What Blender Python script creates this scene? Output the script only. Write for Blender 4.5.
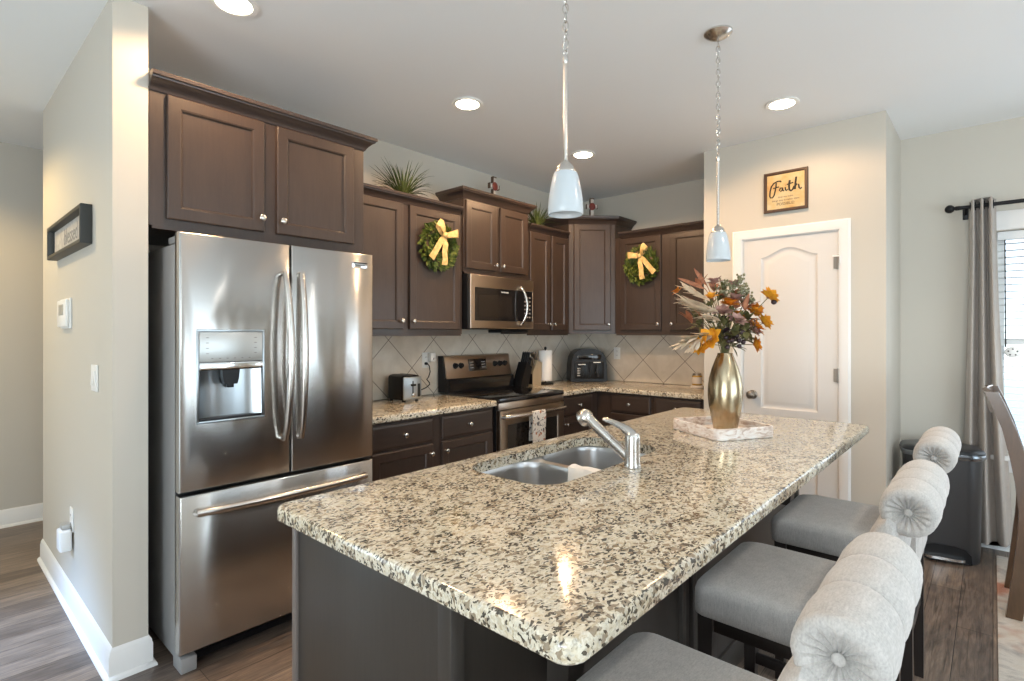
import bpy, bmesh, math, random
from mathutils import Vector, Matrix, noise
R = math.radians
rnd = random.Random(7)
for o in list(bpy.data.objects): bpy.data.objects.remove(o)
SC = bpy.context.scene
COL = SC.collection

# ------------------------------------------------------------------ camera, world, light, exposure
CAM_H = 1.383
cd = bpy.data.cameras.new('camera'); cam = bpy.data.objects.new('camera', cd); COL.objects.link(cam)
cd.sensor_width = 36.0; cd.lens = 537.0 / 1024 * 36; cd.clip_start = 0.03
cd.shift_y = -7.5 / 1024
cam.location = (0, 0, CAM_H); cam.rotation_euler = (R(90), 0, R(41.85 - 90))
SC.camera = cam
SC.view_settings.view_transform = 'Standard'; SC.view_settings.look = 'None'
SC.view_settings.gamma = 1; SC.view_settings.use_curve_mapping = False
SC.view_settings.exposure = 0.08
SC.cycles.use_denoising = True
SC.cycles.max_bounces = 10; SC.cycles.diffuse_bounces = 6; SC.cycles.glossy_bounces = 5
SC.cycles.sample_clamp_indirect = 6.0

W = bpy.data.worlds.new('daylight_sky'); SC.world = W; W.use_nodes = True
nt = W.node_tree; bg = nt.nodes['Background']
tc = nt.nodes.new('ShaderNodeTexCoord'); sx = nt.nodes.new('ShaderNodeSeparateXYZ'); rp = nt.nodes.new('ShaderNodeValToRGB')
nt.links.new(tc.outputs['Generated'], sx.inputs[0]); nt.links.new(sx.outputs['Z'], rp.inputs[0]); nt.links.new(rp.outputs[0], bg.inputs[0])
rp.color_ramp.elements[0].color = (.80, .93, 1, 1); rp.color_ramp.elements[1].color = (.55, .75, 1, 1); rp.color_ramp.elements[1].position = .6
bg.inputs[1].default_value = 3.0

DAY = (.84, .93, 1.0); WARM = (1.0, .70, .42)
def area(name, loc, rot, sx_, sy_, power, col):
    l = bpy.data.lights.new(name, 'AREA'); l.shape = 'RECTANGLE'; l.size = sx_; l.size_y = sy_; l.energy = power; l.color = col
    o = bpy.data.objects.new(name, l); COL.objects.link(o); o.location = loc; o.rotation_euler = rot; return o
# daylight at dining and entry windows; added fill at unseen rear and left openings
# (a level one for the sky, an upward one added to brighten the ceiling)
area('fill_rear', (1.5, -3.40, 1.25), (R(88), 0, 0), 3.3, 2.1, 20, (.78, .91, 1))  # added fill for daylight from behind the camera, source unseen
area('uplight_rear', (1.5, -3.38, .75), (R(140), 0, 0), 3.3, 1.0, 20, (.72, .90, 1))
area('daylight_dining', (4.56, -1.0, 1.35), (R(85), 0, R(90)), 1.7, 1.4, 10, DAY)
area('uplight_dining', (4.54, -1.0, 1.0), (R(140), 0, R(90)), 1.7, .7, 5, DAY)
area('fill_left', (-2.9, -.6, 1.4), (R(88), 0, R(-90)), 2.6, 1.7, 30, DAY)  # added fill from an unseen opening on the left
area('uplight_left', (-2.88, -.6, .9), (R(140), 0, R(-90)), 2.6, .9, 98, (.90, .97, 1))
area('daylight_entry', (-1.42, 3.6, 1.2), (R(90), 0, R(-90)), 1.3, 1.9, 14.5, (.70, .88, 1))

es_ = bpy.data.lights.new('fill_hall_floor', 'SPOT'); es_.energy = 620; es_.color = (.32, .56, 1); es_.spot_size = R(37); es_.spot_blend = .9; es_.shadow_soft_size = .25  # added bluish spot for the hall floor sheen
eo_ = bpy.data.objects.new('fill_hall_floor', es_); COL.objects.link(eo_); eo_.location = (-1.3, 3.2, 1.9); eo_.rotation_euler = Vector((1.28, .0, -1.9)).to_track_quat('-Z', 'Y').to_euler()

# ------------------------------------------------------------------ mesh builder
class MB:
    def __init__(s, M=None):
        s.bm = bmesh.new(); s.M = M or Matrix()
    def face(s, vs):
        try: return s.bm.faces.new(vs)
        except ValueError: return None
    def vs(s, pts): return [s.bm.verts.new(s.M @ Vector(p)) for p in pts]
    def poly(s, pts): s.face(s.vs(pts)); return s
    def box(s, x0, x1, y0, y1, z0, z1, b=0, seg=2, M=None):
        m = s.M @ (M or Matrix()) @ Matrix.Translation(((x0+x1)/2, (y0+y1)/2, (z0+z1)/2)) @ Matrix.Diagonal((abs(x1-x0), abs(y1-y0), abs(z1-z0), 1))
        g = bmesh.ops.create_cube(s.bm, size=1, matrix=m)
        if b > 0:
            es = list({e for v in g['verts'] for e in v.link_edges})
            bmesh.ops.bevel(s.bm, geom=es, offset=b, segments=seg, affect='EDGES', profile=.5, clamp_overlap=True)
        return s
    def loft(s, rings, closed=True, cap0=True, cap1=True, loop=False):
        rv = [s.vs(r) for r in rings]; n = len(rv[0])
        pairs = list(zip(rv[:-1], rv[1:])) + ([(rv[-1], rv[0])] if loop else [])
        for a, b in pairs:
            for i in range(n if closed else n-1):
                j = (i+1) % n; s.face([a[i], a[j], b[j], b[i]])
        if not loop and closed:
            if cap0: s.face(list(reversed(rv[0])))
            if cap1: s.face(rv[-1])
        return s
    def lathe(s, prof, seg=24, M=None, cap0=True, cap1=True):
        M = M or Matrix(); rings = []
        for r, z in prof:
            rings.append([M @ Vector((r*math.cos(2*math.pi*i/seg), r*math.sin(2*math.pi*i/seg), z)) for i in range(seg)])
        return s.loft(rings, True, cap0, cap1)
    def tube(s, pts, rad, seg=10, caps=True, loop=False, flat=1.0):
        pts = [Vector(p) for p in pts]; n = len(pts)
        if not hasattr(rad, '__len__'): rad = [rad]*n
        rings = []; up = None
        for i in range(n):
            if loop: t = (pts[(i+1) % n]-pts[i-1])
            else: t = pts[min(i+1, n-1)]-pts[max(i-1, 0)]
            t.normalize()
            if up is None:
                up = Vector((0, 0, 1)) if abs(t.z) < .9 else Vector((1, 0, 0))
            a = (up - t*up.dot(t)); a.normalize(); b = t.cross(a); up = a
            rings.append([pts[i] + a*rad[i]*math.cos(2*math.pi*k/seg) + b*rad[i]*flat*math.sin(2*math.pi*k/seg) for k in range(seg)])
        return s.loft(rings, True, caps, caps, loop)
    def prism(s, pts, a, b, ax='z'):
        def P(p, h):
            return {'z': (p[0], p[1], h), 'y': (p[0], h, p[1]), 'x': (h, p[0], p[1])}[ax]
        return s.loft([[P(p, a) for p in pts], [P(p, b) for p in pts]])
    def sphere(s, c, r, seg=12, rg=8, sq=(1, 1, 1)):
        prof = [(max(1e-4, r*math.sin(math.pi*i/rg)), -r*math.cos(math.pi*i/rg)) for i in range(rg+1)]
        return s.lathe(prof, seg, Matrix.Translation(c) @ Matrix.Diagonal((*sq, 1)))
    def torus(s, c, Rr, r, M=None, seg=16, sg=6, sz=1.0):
        M = Matrix.Translation(c) @ (M or Matrix())
        return s.tube([M @ Vector((Rr*math.cos(2*math.pi*i/seg), Rr*sz*math.sin(2*math.pi*i/seg), 0)) for i in range(seg)], r, sg, loop=True)
    def blade(s, p0, d, L, w, droop=0.0, nrm=None, n=5, cup=.0, tip=.02, mid=.45):
        """a leaf or petal: tapered, slightly folded strip with real curvature"""
        p = Vector(p0); d = Vector(d).normalized(); side = d.cross(nrm or Vector((0, 0, 1)))
        if side.length < .05: side = d.cross(Vector((1, 0, 0)))
        side.normalize(); rings = []
        for i in range(n+1):
            t = i/n; ww = w*(math.sin(math.pi*min(1, max(tip, (t*.5/mid if t < mid else .5+.5*(t-mid)/(1-mid)))))**.8+tip)*.5
            nn = side.cross(d)
            rings.append([p-side*ww+nn*cup*ww, p-nn*.0008, p+side*ww+nn*cup*ww])
            p = p+d*(L/n); d = (d+Vector((0, 0, -droop/n))).normalized()
        return s.loft(rings, closed=False)
    def build(s, name, mat, parent=None, sharp=38, doubles=False):
        if doubles: bmesh.ops.remove_doubles(s.bm, verts=s.bm.verts, dist=1e-5)
        bmesh.ops.recalc_face_normals(s.bm, faces=s.bm.faces)
        me = bpy.data.meshes.new(name); s.bm.to_mesh(me); s.bm.free()
        for m in (mat if isinstance(mat, (list, tuple)) else [mat]): me.materials.append(m)
        me.polygons.foreach_set('use_smooth', [True]*len(me.polygons))
        me.set_sharp_from_angle(angle=R(sharp))
        o = bpy.data.objects.new(name, me); COL.objects.link(o)
        if parent: o.parent = parent
        return o
def tag(o, label=None, cat=None, group=None, kind=None):
    for k, v in (('label', label), ('category', cat), ('group', group), ('kind', kind)):
        if v: o[k] = v
    return o
def thing(name, label, cat, loc=(0, 0, 0), rz=0, group=None):
    o = bpy.data.objects.new(name, None); COL.objects.link(o); o.location = loc; o.rotation_euler = (0, 0, rz)
    o.empty_display_size = .1
    return tag(o, label, cat, group)
def kids(o): return [c for c in bpy.data.objects if c.parent == o]
def copy_tree(o, parent=None):
    c = o.copy(); COL.objects.link(c)
    if parent: c.parent = parent
    for ch in kids(o): copy_tree(ch, c)
    return c
def rrect(x0, x1, y0, y1, r, n=5):
    pts = []
    for cx, cy, a0 in ((x1-r, y1-r, 0), (x0+r, y1-r, 90), (x0+r, y0+r, 180), (x1-r, y0+r, 270)):
        for i in range(n+1):
            a = R(a0+90*i/n); pts.append((cx+r*math.cos(a), cy+r*math.sin(a)))
    return pts
def Tr(*a): return Matrix.Translation(a)
def Rx(a): return Matrix.Rotation(R(a), 4, 'X')
def Ry(a): return Matrix.Rotation(R(a), 4, 'Y')
def Rz(a): return Matrix.Rotation(R(a), 4, 'Z')

# ------------------------------------------------------------------ materials
def mat(name, col, rough=.5, metal=0, coat=0, spec=.5, sheen=0, trans=0, emit=None, estr=0, aniso=0):
    m = bpy.data.materials.new(name); m.use_nodes = True; b = m.node_tree.nodes['Principled BSDF']
    b.inputs['Base Color'].default_value = (*col, 1); b.inputs['Roughness'].default_value = rough; b.inputs['Metallic'].default_value = metal
    b.inputs['Coat Weight'].default_value = coat; b.inputs['Coat Roughness'].default_value = .15
    b.inputs['Specular IOR Level'].default_value = spec; b.inputs['Sheen Weight'].default_value = sheen
    b.inputs['Transmission Weight'].default_value = trans; b.inputs['Anisotropic'].default_value = aniso
    if emit: b.inputs['Emission Color'].default_value = (*emit, 1); b.inputs['Emission Strength'].default_value = estr
    return m
class N:
    """small node-graph helper"""
    def __init__(s, m):
        s.t = m.node_tree; s.b = s.t.nodes['Principled BSDF']
        s.tc = s.t.nodes.new('ShaderNodeTexCoord')
    def new(s, t, **k):
        n = s.t.nodes.new(t)
        for a, v in k.items(): setattr(n, a, v)
        return n
    def link(s, a, b): s.t.links.new(a, b)
    def map(s, scale=(1, 1, 1), rot=(0, 0, 0), loc=(0, 0, 0)):
        n = s.new('ShaderNodeMapping'); s.link(s.tc.outputs['Object'], n.inputs[0])
        n.inputs['Scale'].default_value = scale; n.inputs['Rotation'].default_value = rot; n.inputs['Location'].default_value = loc
        return n.outputs[0]
    def noise(s, vec, scale, detail=4, rough=.55, dist=0):
        n = s.new('ShaderNodeTexNoise'); s.link(vec, n.inputs['Vector'])
        n.inputs['Scale'].default_value = scale; n.inputs['Detail'].default_value = detail; n.inputs['Roughness'].default_value = rough; n.inputs['Distortion'].default_value = dist
        return n.outputs['Fac']
    def ramp(s, fac, stops, const=False):
        n = s.new('ShaderNodeValToRGB'); s.link(fac, n.inputs[0]); e = n.color_ramp.elements
        if const: n.color_ramp.interpolation = 'CONSTANT'
        while len(e) < len(stops): e.new(.5)
        for el, (p, c) in zip(e, stops): el.position = p; el.color = (*c, 1) if len(c) == 3 else c
        return n.outputs[0]
    def mix(s, fac, a, b, mode='MIX'):
        n = s.new('ShaderNodeMix', data_type='RGBA', blend_type=mode)
        for sock, v in ((n.inputs[0], fac), (n.inputs[6], a), (n.inputs[7], b)):
            if isinstance(v, (int, float)): sock.default_value = v
            elif isinstance(v, tuple): sock.default_value = (*v, 1)
            else: s.link(v, sock)
        return n.outputs[2]
    def math(s, op, a, b=None, c=None):
        n = s.new('ShaderNodeMath', operation=op)
        for sock, v in zip(n.inputs, (a, b, c)):
            if v is None: continue
            if isinstance(v, (int, float)): sock.default_value = v
            else: s.link(v, sock)
        return n.outputs[0]
    def base(s, c): s.link(c, s.b.inputs['Base Color'])
    def rough(s, c): s.link(c, s.b.inputs['Roughness'])
    def bump(s, h, st=.1, dist=.01):
        n = s.new('ShaderNodeBump'); s.link(h, n.inputs['Height']); n.inputs['Strength'].default_value = st; n.inputs['Distance'].default_value = dist
        s.link(n.outputs[0], s.b.inputs['Normal'])
def wood(name, c1, c2, rough=.36, scale=(14, 14, 1.1), coat=.15):
    m = mat(name, c1, rough, coat=coat); n = N(m)
    g = n.noise(n.map(scale), 6, 6, .62, .4); f = n.noise(n.map(tuple(v*5 for v in scale)), 8, 3)
    bl = n.noise(n.map(tuple(.5*(v**.35)*3 for v in scale)), 1.6, 4, .6)
    k = n.math('ADD', n.math('MULTIPLY', g, .42), n.math('ADD', n.math('MULTIPLY', f, .16), n.math('MULTIPLY', bl, .42)))
    n.base(n.ramp(k, [(.32, c2), (.68, c1)])); n.bump(f, .04, .002)
    return m
def paint(name, c, rough=.62):
    m = mat(name, c, rough, spec=.3); n = N(m)
    n.base(n.mix(n.noise(n.map(), 1.3, 2), c, tuple(v*.965 for v in c))); n.bump(n.noise(n.map(), 220, 2), .03, .002)
    return m
M = {}
M['wall'] = paint('wall_paint', (.575, .54, .475)); M['ceil'] = paint('ceiling_paint', (.84, .86, .87), .8)
M['trim'] = paint('trim_white', (.80, .80, .79), .35); M['door'] = paint('door_white', (.67, .655, .635), .38)
M['cab'] = wood('espresso_wood', (.058, .038, .029), (.034, .022, .017))
M['cabh'] = wood('espresso_wood_horizontal', (.058, .038, .029), (.034, .022, .017), scale=(1.1, 14, 14))
M['crown'] = wood('crown_wood', (.052, .036, .030), (.034, .023, .020), scale=(1.1, 1.1, 14))
M['darkvoid'] = mat('cabinet_toe_black', (.012, .011, .010), .6)
M['islandwood'] = wood('island_wood', (.043, .036, .030), (.028, .023, .019), .42, (22, 22, 1.0))
M['islandtrim'] = wood('island_edge_trim_wood', (.17, .145, .13), (.12, .10, .09), .35, (22, 22, 1.0)); M['legwood'] = wood('stool_leg_wood', (.016, .011, .009), (.010, .007, .006), .3)
M['chairwood'] = wood('walnut_chair_wood', (.115, .062, .030), (.055, .029, .014), .3, (9, 9, 1.2), .3)
M['nickel'] = mat('brushed_nickel', (.62, .60, .57), .25, 1)
M['chrome'] = mat('chrome', (.82, .83, .84), .10, 1)
def steel(name, c=(.52, .51, .495), rough=.235, waves=True, aniso=.75):
    m = mat(name, c, rough, 1, aniso=aniso); n = N(m); n.b.inputs['Anisotropic Rotation'].default_value = .25
    tg = n.new('ShaderNodeTangent', direction_type='RADIAL', axis='Z'); n.link(tg.outputs[0], n.b.inputs['Tangent'])
    if waves: n.bump(n.noise(n.map((4.6, 4.6, 1.0)), 1.0, 2, .4), .28, .045)
    return m
M['steel'] = steel('fridge_steel'); M['steel2'] = steel('appliance_steel', (.54, .47, .40), .30, False)
M['sinksteel'] = steel('sink_steel', (.52, .52, .52), .30, False, 0)
M['fridgeside'] = mat('fridge_side_grey', (.34, .34, .34), .42, .2)
M['blackgloss'] = mat('black_glass', (.008, .008, .009), .06, coat=.5); M['black'] = mat('black_plastic', (.007, .007, .008), .34, spec=.28)
M['ovenglass'] = mat('oven_glass', (.020, .017, .015), .10); M['darkgrey'] = mat('dark_grey_plastic', (.016, .017, .019), .36, spec=.3)
M['greypanel'] = mat('dispenser_panel', (.50, .51, .50), .32, .6); M['recess'] = steel('dispenser_recess', (.42, .46, .49), .30, False, 0)
M['white'] = mat('white_plastic', (.82, .82, .80), .35); M['paper'] = mat('paper_towel', (.84, .82, .79), .9)
M['whitecloth'] = mat('white_cloth', (.76, .74, .69), .95, sheen=.3)
M['iron'] = mat('black_iron', (.012, .012, .013), .45, .5); M['bronze'] = mat('satin_nickel_hardware', (.35, .31, .27), .30, 1)
def granite():
    m = mat('granite', (.5, .45, .36), .10, coat=.35); n = N(m)
    v0 = n.map(); wob = n.new('ShaderNodeTexNoise'); n.link(v0, wob.inputs['Vector']); wob.inputs['Scale'].default_value = 34; wob.inputs['Detail'].default_value = 3
    add = n.new('ShaderNodeVectorMath', operation='MULTIPLY_ADD'); n.link(wob.outputs['Color'], add.inputs[0]); add.inputs[1].default_value = (.030,)*3; n.link(v0, add.inputs[2])
    def vor(scale, sc=(1, 1, 1)):
        mp = n.new('ShaderNodeMapping'); n.link(add.outputs[0], mp.inputs[0]); mp.inputs['Scale'].default_value = sc; mp.inputs['Rotation'].default_value = (0, 0, R(35))
        v = n.new('ShaderNodeTexVoronoi'); n.link(mp.outputs[0], v.inputs['Vector']); v.inputs['Scale'].default_value = scale
        sp = n.new('ShaderNodeSeparateColor'); n.link(v.outputs['Color'], sp.inputs[0]); return sp.outputs[0], sp.outputs[1]
    a, a2 = vor(72, (1, 1.6, 1.3)); b, b2 = vor(130, (1, 1.8, 1.3)); d, d2 = vor(96, (1, 2.0, 1.3)); e, e2 = vor(190, (1, 1.6, 1.3))
    big = n.ramp(a, [(0, (.62, .57, .46)), (.26, (.50, .41, .28)), (.40, (.72, .70, .62)), (.66, (.50, .49, .45)), (.80, (.41, .32, .21)), (.90, (.78, .77, .73))], True)
    fine = n.ramp(b, [(0, (.70, .65, .54)), (.34, (.46, .39, .28)), (.52, (.76, .74, .67)), (.80, (.42, .41, .38))], True)
    tiny = n.ramp(e, [(0, (.74, .71, .62)), (.4, (.52, .46, .35)), (.62, (.70, .67, .58)), (.86, (.30, .28, .25))], True)
    c = n.mix(.35, n.mix(.5, big, fine), tiny)
    patch = n.noise(v0, 15, 3)
    br = n.ramp(n.math('ADD', a2, n.math('MULTIPLY', patch, -.5)), [(0, (0, 0, 0)), (.56, (1, 1, 1))], True)
    c = n.mix(n.math('MULTIPLY', br, .72), c, (.19, .135, .085))
    dk = n.ramp(n.math('ADD', b2, n.math('MULTIPLY', patch, .55)), [(0, (1, 1, 1)), (.40, (0, 0, 0))], True)
    c = n.mix(n.math('MULTIPLY', dk, .92), c, (.060, .048, .038))
    dk2 = n.ramp(n.math('ADD', d2, n.math('MULTIPLY', patch, .5)), [(0, (1, 1, 1)), (.335, (0, 0, 0))], True)
    c = n.mix(n.math('MULTIPLY', dk2, .92), c, (.038, .036, .034))
    c = n.mix(1.0, c, (.91, .89, .83), 'MULTIPLY')
    n.base(c); return m
M['granite'] = granite()
def floor_mat():
    m = mat('plank_floor', (.2, .13, .09), .34, coat=.1); n = N(m)
    v = n.map()
    br = n.new('ShaderNodeTexBrick'); n.link(v, br.inputs['Vector'])
    for k, x in (('Scale', 1), ('Brick Width', 1.25), ('Row Height', .128), ('Mortar Size', .0016), ('Mortar Smooth', .3), ('Bias', 0)): br.inputs[k].default_value = x
    br.offset = .37; br.inputs['Color1'].default_value = (0, 0, 0, 1); br.inputs['Color2'].default_value = (1, 1, 1, 1); br.inputs['Mortar'].default_value = (.5, .5, .5, 1)
    g = n.noise(n.map((1.3, 17, 1)), 5, 7, .66, .8)
    st = n.noise(n.map((.9, 30, 1), loc=(3, 1, 0)), 2.6, 5, .62, 1.2); kn = n.noise(n.map((1.1, 5, 1)), 3.0, 4, .6, 1.5)
    tone = n.math('ADD', n.math('MULTIPLY', br.outputs['Color'], .20), n.math('ADD', n.math('MULTIPLY', g, .48), n.math('MULTIPLY', kn, .36)))
    col = n.ramp(tone, [(.30, (.060, .044, .035)), (.45, (.140, .104, .081)), (.60, (.255, .190, .143)), (.76, (.43, .325, .235))])
    col = n.mix(n.ramp(st, [(.33, (.85, .85, .85)), (.45, (0, 0, 0))]), col, (.055, .038, .028))
    n.base(n.mix(br.outputs['Fac'], col, (.022, .015, .012))); n.bump(g, .05, .003)
    n.rough(n.ramp(g, [(.3, (.30,)*3), (.7, (.44,)*3)]))
    return m
M['floor'] = floor_mat()
def tile_mat(ox, oz, axis):
    m = mat('diagonal_tile_'+axis, (.5, .43, .35), .34); n = N(m)
    sp = n.new('ShaderNodeSeparateXYZ'); n.link(n.map(), sp.inputs[0])
    h = sp.outputs[0 if axis == 'x' else 1]; z = sp.outputs[2]; S = .293
    hx = n.math('SUBTRACT', h, ox); zz = n.math('SUBTRACT', z, oz)
    a = n.math('MULTIPLY', n.math('ADD', hx, zz), .70711/S); b = n.math('MULTIPLY', n.math('SUBTRACT', hx, zz), .70711/S)
    def line(u): return n.math('ABSOLUTE', n.math('SUBTRACT', n.math('FRACT', n.math('ADD', u, .5)), .5))
    d = n.math('MINIMUM', line(a), line(b))
    k = n.ramp(d, [(.006, (1, 1, 1)), (.011, (0, 0, 0))])
    tilec = n.ramp(n.noise(n.map(), 6, 6, .6, .6), [(.3, (.58, .52, .43)), (.7, (.74, .68, .59))])
    n.base(n.mix(k, tilec, (.17, .13, .10))); n.bump(d, .0, .0)
    return m
def fabric(name, c, weave=520, amt=.10):
    m = mat(name, c, .95, sheen=.25, spec=.2); n = N(m)
    a = n.noise(n.map((1, 1, .22)), weave, 2); b = n.noise(n.map((.22, 1, 1)), weave, 2); k = n.noise(n.map(), 26, 3)
    t = n.math('ADD', n.math('MULTIPLY', n.math('ADD', a, b), .4), n.math('MULTIPLY', k, .22))
    n.base(n.ramp(t, [(.36, tuple(v*(1-amt*2.4) for v in c)), (.68, tuple(min(1, v*(1+amt)) for v in c))])); n.bump(a, .12, .002)
    return m
M['stoolfab'] = fabric('grey_linen', (.465, .447, .425), 300, .11)
M['curtain'] = fabric('taupe_curtain', (.42, .375, .335), 300, .05)
M['rug'] = None
def rug_mat():
    m = mat('rug', (.5, .45, .38), .95, sheen=.3); n = N(m)
    f = n.noise(n.map((1, 1, 1)), 6, 6, .7, .6); g = n.noise(n.map((1, 1, 1)), 2.2, 3)
    c = n.ramp(f, [(.34, (.36, .32, .29)), (.5, (.60, .55, .48)), (.62, (.55, .47, .38)), (.74, (.30, .34, .38))])
    n.base(n.mix(n.ramp(g, [(.50, (0, 0, 0)), (.58, (1, 1, 1))]), c, (.46, .17, .075)))
    n.bump(n.noise(n.map(), 320, 2), .4, .004); return m
M['rug'] = rug_mat()
def frost():
    m = mat('frosted_glass', (.60, .66, .70), .55, trans=.25, spec=.5, coat=.6); return m
M['frost'] = frost()
M['gold'] = mat('gold_metallic', (.48, .40, .28), .24, 1); M['soap'] = mat('amber_jar', (.42, .26, .06), .2)
n_ = N(M['gold']); n_.base(n_.ramp(n_.noise(n_.map((1, 1, .25)), 14, 4), [(.35, (.40, .31, .19)), (.7, (.54, .47, .34))]))
def marble():
    m = mat('tray_marble', (.76, .70, .66), .3); n = N(m)
    v = n.noise(n.map((3, 3, 9)), 5, 6, .6, 1.6)
    n.base(n.ramp(v, [(.36, (.48, .36, .29)), (.48, (.76, .68, .62)), (.62, (.84, .81, .78))])); return m
M['marble'] = marble()
def leafm(name, a, b, rough=.5):
    m = mat(name, a, rough, spec=.3); n = N(m); n.base(n.ramp(n.noise(n.map(), 38, 3), [(.35, b), (.65, a)])); return m
M['leaf'] = leafm('wreath_leaf', (.17, .20, .035), (.030, .060, .014)); M['grass'] = leafm('grass_blade', (.12, .15, .040), (.035, .055, .015))
M['bow'] = leafm('gold_ribbon', (.78, .56, .25), (.55, .36, .13), .6); M['twig'] = mat('twig', (.09, .05, .03), .8)
M['orange'] = leafm('orange_petal', (.72, .30, .022), (.46, .13, .015)); M['yellow'] = leafm('yellow_petal', (.80, .43, .04), (.62, .25, .02))
M['cream'] = leafm('cream_plume', (.90, .83, .70), (.72, .60, .46)); M['rustleaf'] = leafm('rust_leaf', (.40, .17, .085), (.22, .08, .045))
M['olive'] = leafm('olive_leaf', (.17, .155, .060), (.085, .085, .035)); M['mauve'] = leafm('mauve_petal', (.42, .26, .21), (.26, .14, .12))
M['sage'] = leafm('sage_sprig', (.26, .25, .15), (.15, .15, .085)); M['plum'] = mat('dark_berry', (.035, .018, .022), .35)
M['signframe'] = wood('sign_frame_wood', (.10, .050, .026), (.06, .030, .017)); M['ink'] = mat('black_ink', (.022, .014, .009), .7)
M['ink2'] = mat('grey_ink', (.26, .25, .24), .8)
def parch():
    m = mat('faith_print', (.75, .58, .30), .7); n = N(m)
    n.base(n.ramp(n.noise(n.map(), 7.5, 4, .6), [(.34, (.50, .25, .09)), (.46, (.56, .39, .17)), (.62, (.60, .49, .29)), (.75, (.58, .33, .09))])); return m
M['parch'] = parch(); M['blacksign'] = mat('sign_black_frame', (.022, .023, .020), .45); M['signface'] = leafm('sign_face', (.56, .53, .49), (.42, .39, .36))
M['canlight'] = mat('recessed_lamp', (1, .9, .75), .5, emit=(1, .84, .60), estr=34)
M['blind'] = mat('blind_slat', (.80, .82, .82), .5); M['glass'] = mat('window_glass', (1, 1, 1), 0, trans=1, spec=.3)
M['rimsteel'] = mat('lid_rim_steel', (.22, .24, .26), .22, .9); M['trashbody'] = mat('trash_can_grey', (.060, .060, .062), .40, .55); M['trashlid'] = mat('trash_lid', (.018, .021, .025), .3)
M['cream_block'] = wood('pale_wood_block', (.46, .37, .25), (.36, .28, .18), .5)
M['lawn'] = leafm('pale_paving', (.50, .53, .54), (.42, .45, .47)); M['redcross'] = mat('red_cross_heart', (.20, .030, .018), .5); M['crosswhite'] = mat('cross_white', (.62, .56, .50), .6)
def towelm():
    m = mat('patterned_towel', (.7, .66, .6), .95); n = N(m)
    w = n.noise(n.map((1, 1, 1)), 34, 2, .5, .5); v = n.noise(n.map(), 21, 1)
    c = n.ramp(w, [(.36, (.06, .06, .07)), (.41, (.70, .67, .62)), (.60, (.72, .69, .63)), (.64, (.14, .14, .15))])
    n.base(n.mix(n.ramp(v, [(.62, (0, 0, 0)), (.66, (1, 1, 1))]), c, (.42, .17, .09))); return m
M['towel'] = towelm()
M['hallwall'] = M['wall']

# ------------------------------------------------------------------ room shell
C = 2.74; AY = 3.216; BX = 4.645; PX = 3.96; PL = 1.615; PR = .485; LX0, LX1, LY = .533, .655, 2.62
def struct(name, mb, m, parent=None):
    o = mb.build(name, m, parent)
    if not parent: o['kind'] = 'structure'
    return o
struct('floor', MB().box(-3.1, BX+.12, -3.6, 5.4, -.1, 0), M['floor'])
struct('ceiling', MB().box(-3.1, BX+.12, -3.6, 5.4, C, C+.1), M['ceil'])
struct('wall_back', MB().box(LX1, BX+.12, AY, AY+.12, 0, C), M['wall'])
struct('wall_left', MB().box(LX0, LX1, LY, 4.33, 0, C), M['wall'])           # partition beside the refrigerator
struct('wall_hall', MB().box(-1.5, 2.6, 5.25, 5.37, 0, C).box(2.5, 2.6, 3.34, 5.25, 0, C), M['wall'])
w = MB()                                                                          # right wall with the dining window opening
WY0, WY1, WZ0, WZ1 = -1.85, -.015, .62, 2.035
w.box(BX, BX+.12, WY1, AY, 0, C); w.box(BX, BX+.12, -3.5, WY0, 0, C); w.box(BX, BX+.12, WY0, WY1, 0, WZ0); w.box(BX, BX+.12, WY0, WY1, WZ1, C)
struct('wall_right', w, M['wall'])
p = MB()                                                                          # pantry enclosure with its door opening
DY0, DY1, DZ = .735, 1.335, 2.045
p.box(PX, PX+.11, DY1, PL, 0, C); p.box(PX, PX+.11, PR, DY0, 0, C); p.box(PX, PX+.11, DY0, DY1, DZ, C)
p.box(PX+.11, BX, PL-.11, PL, 0, C); p.box(PX+.11, BX, PR, PR+.11, 0, C)
struct('wall_pantry', p, M['wall'])
fw = MB()                                                                         # unseen wall behind the camera, opening put in to admit light
fw.box(-3.1, -.2, -3.6, -3.48, 0, C); fw.box(3.2, BX, -3.6, -3.48, 0, C); fw.box(-.2, 3.2, -3.6, -3.48, 2.3, C); fw.box(-.2, 3.2, -3.6, -3.48, 0, .12)
struct('wall_front', fw, M['wall'])
lw = MB(); lw.box(-3.1, -2.98, -3.48, -1.9, 0, C); lw.box(-3.1, -2.98, .7, 5.25, 0, C); lw.box(-3.1, -2.98, -1.9, .7, 0, .5); lw.box(-3.1, -2.98, -1.9, .7, 2.3, C)
struct('wall_living', lw, M['wall'])
hw = MB(); hw.box(-1.62, -1.5, 2.7, 2.92, 0, C); hw.box(-1.62, -1.5, 4.3, 5.25, 0, C); hw.box(-1.62, -1.5, 2.92, 4.3, 2.2, C); hw.box(-2.98, -1.62, 2.7, 2.82, 0, C)
struct('wall_entry', hw, M['wall'])

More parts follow.
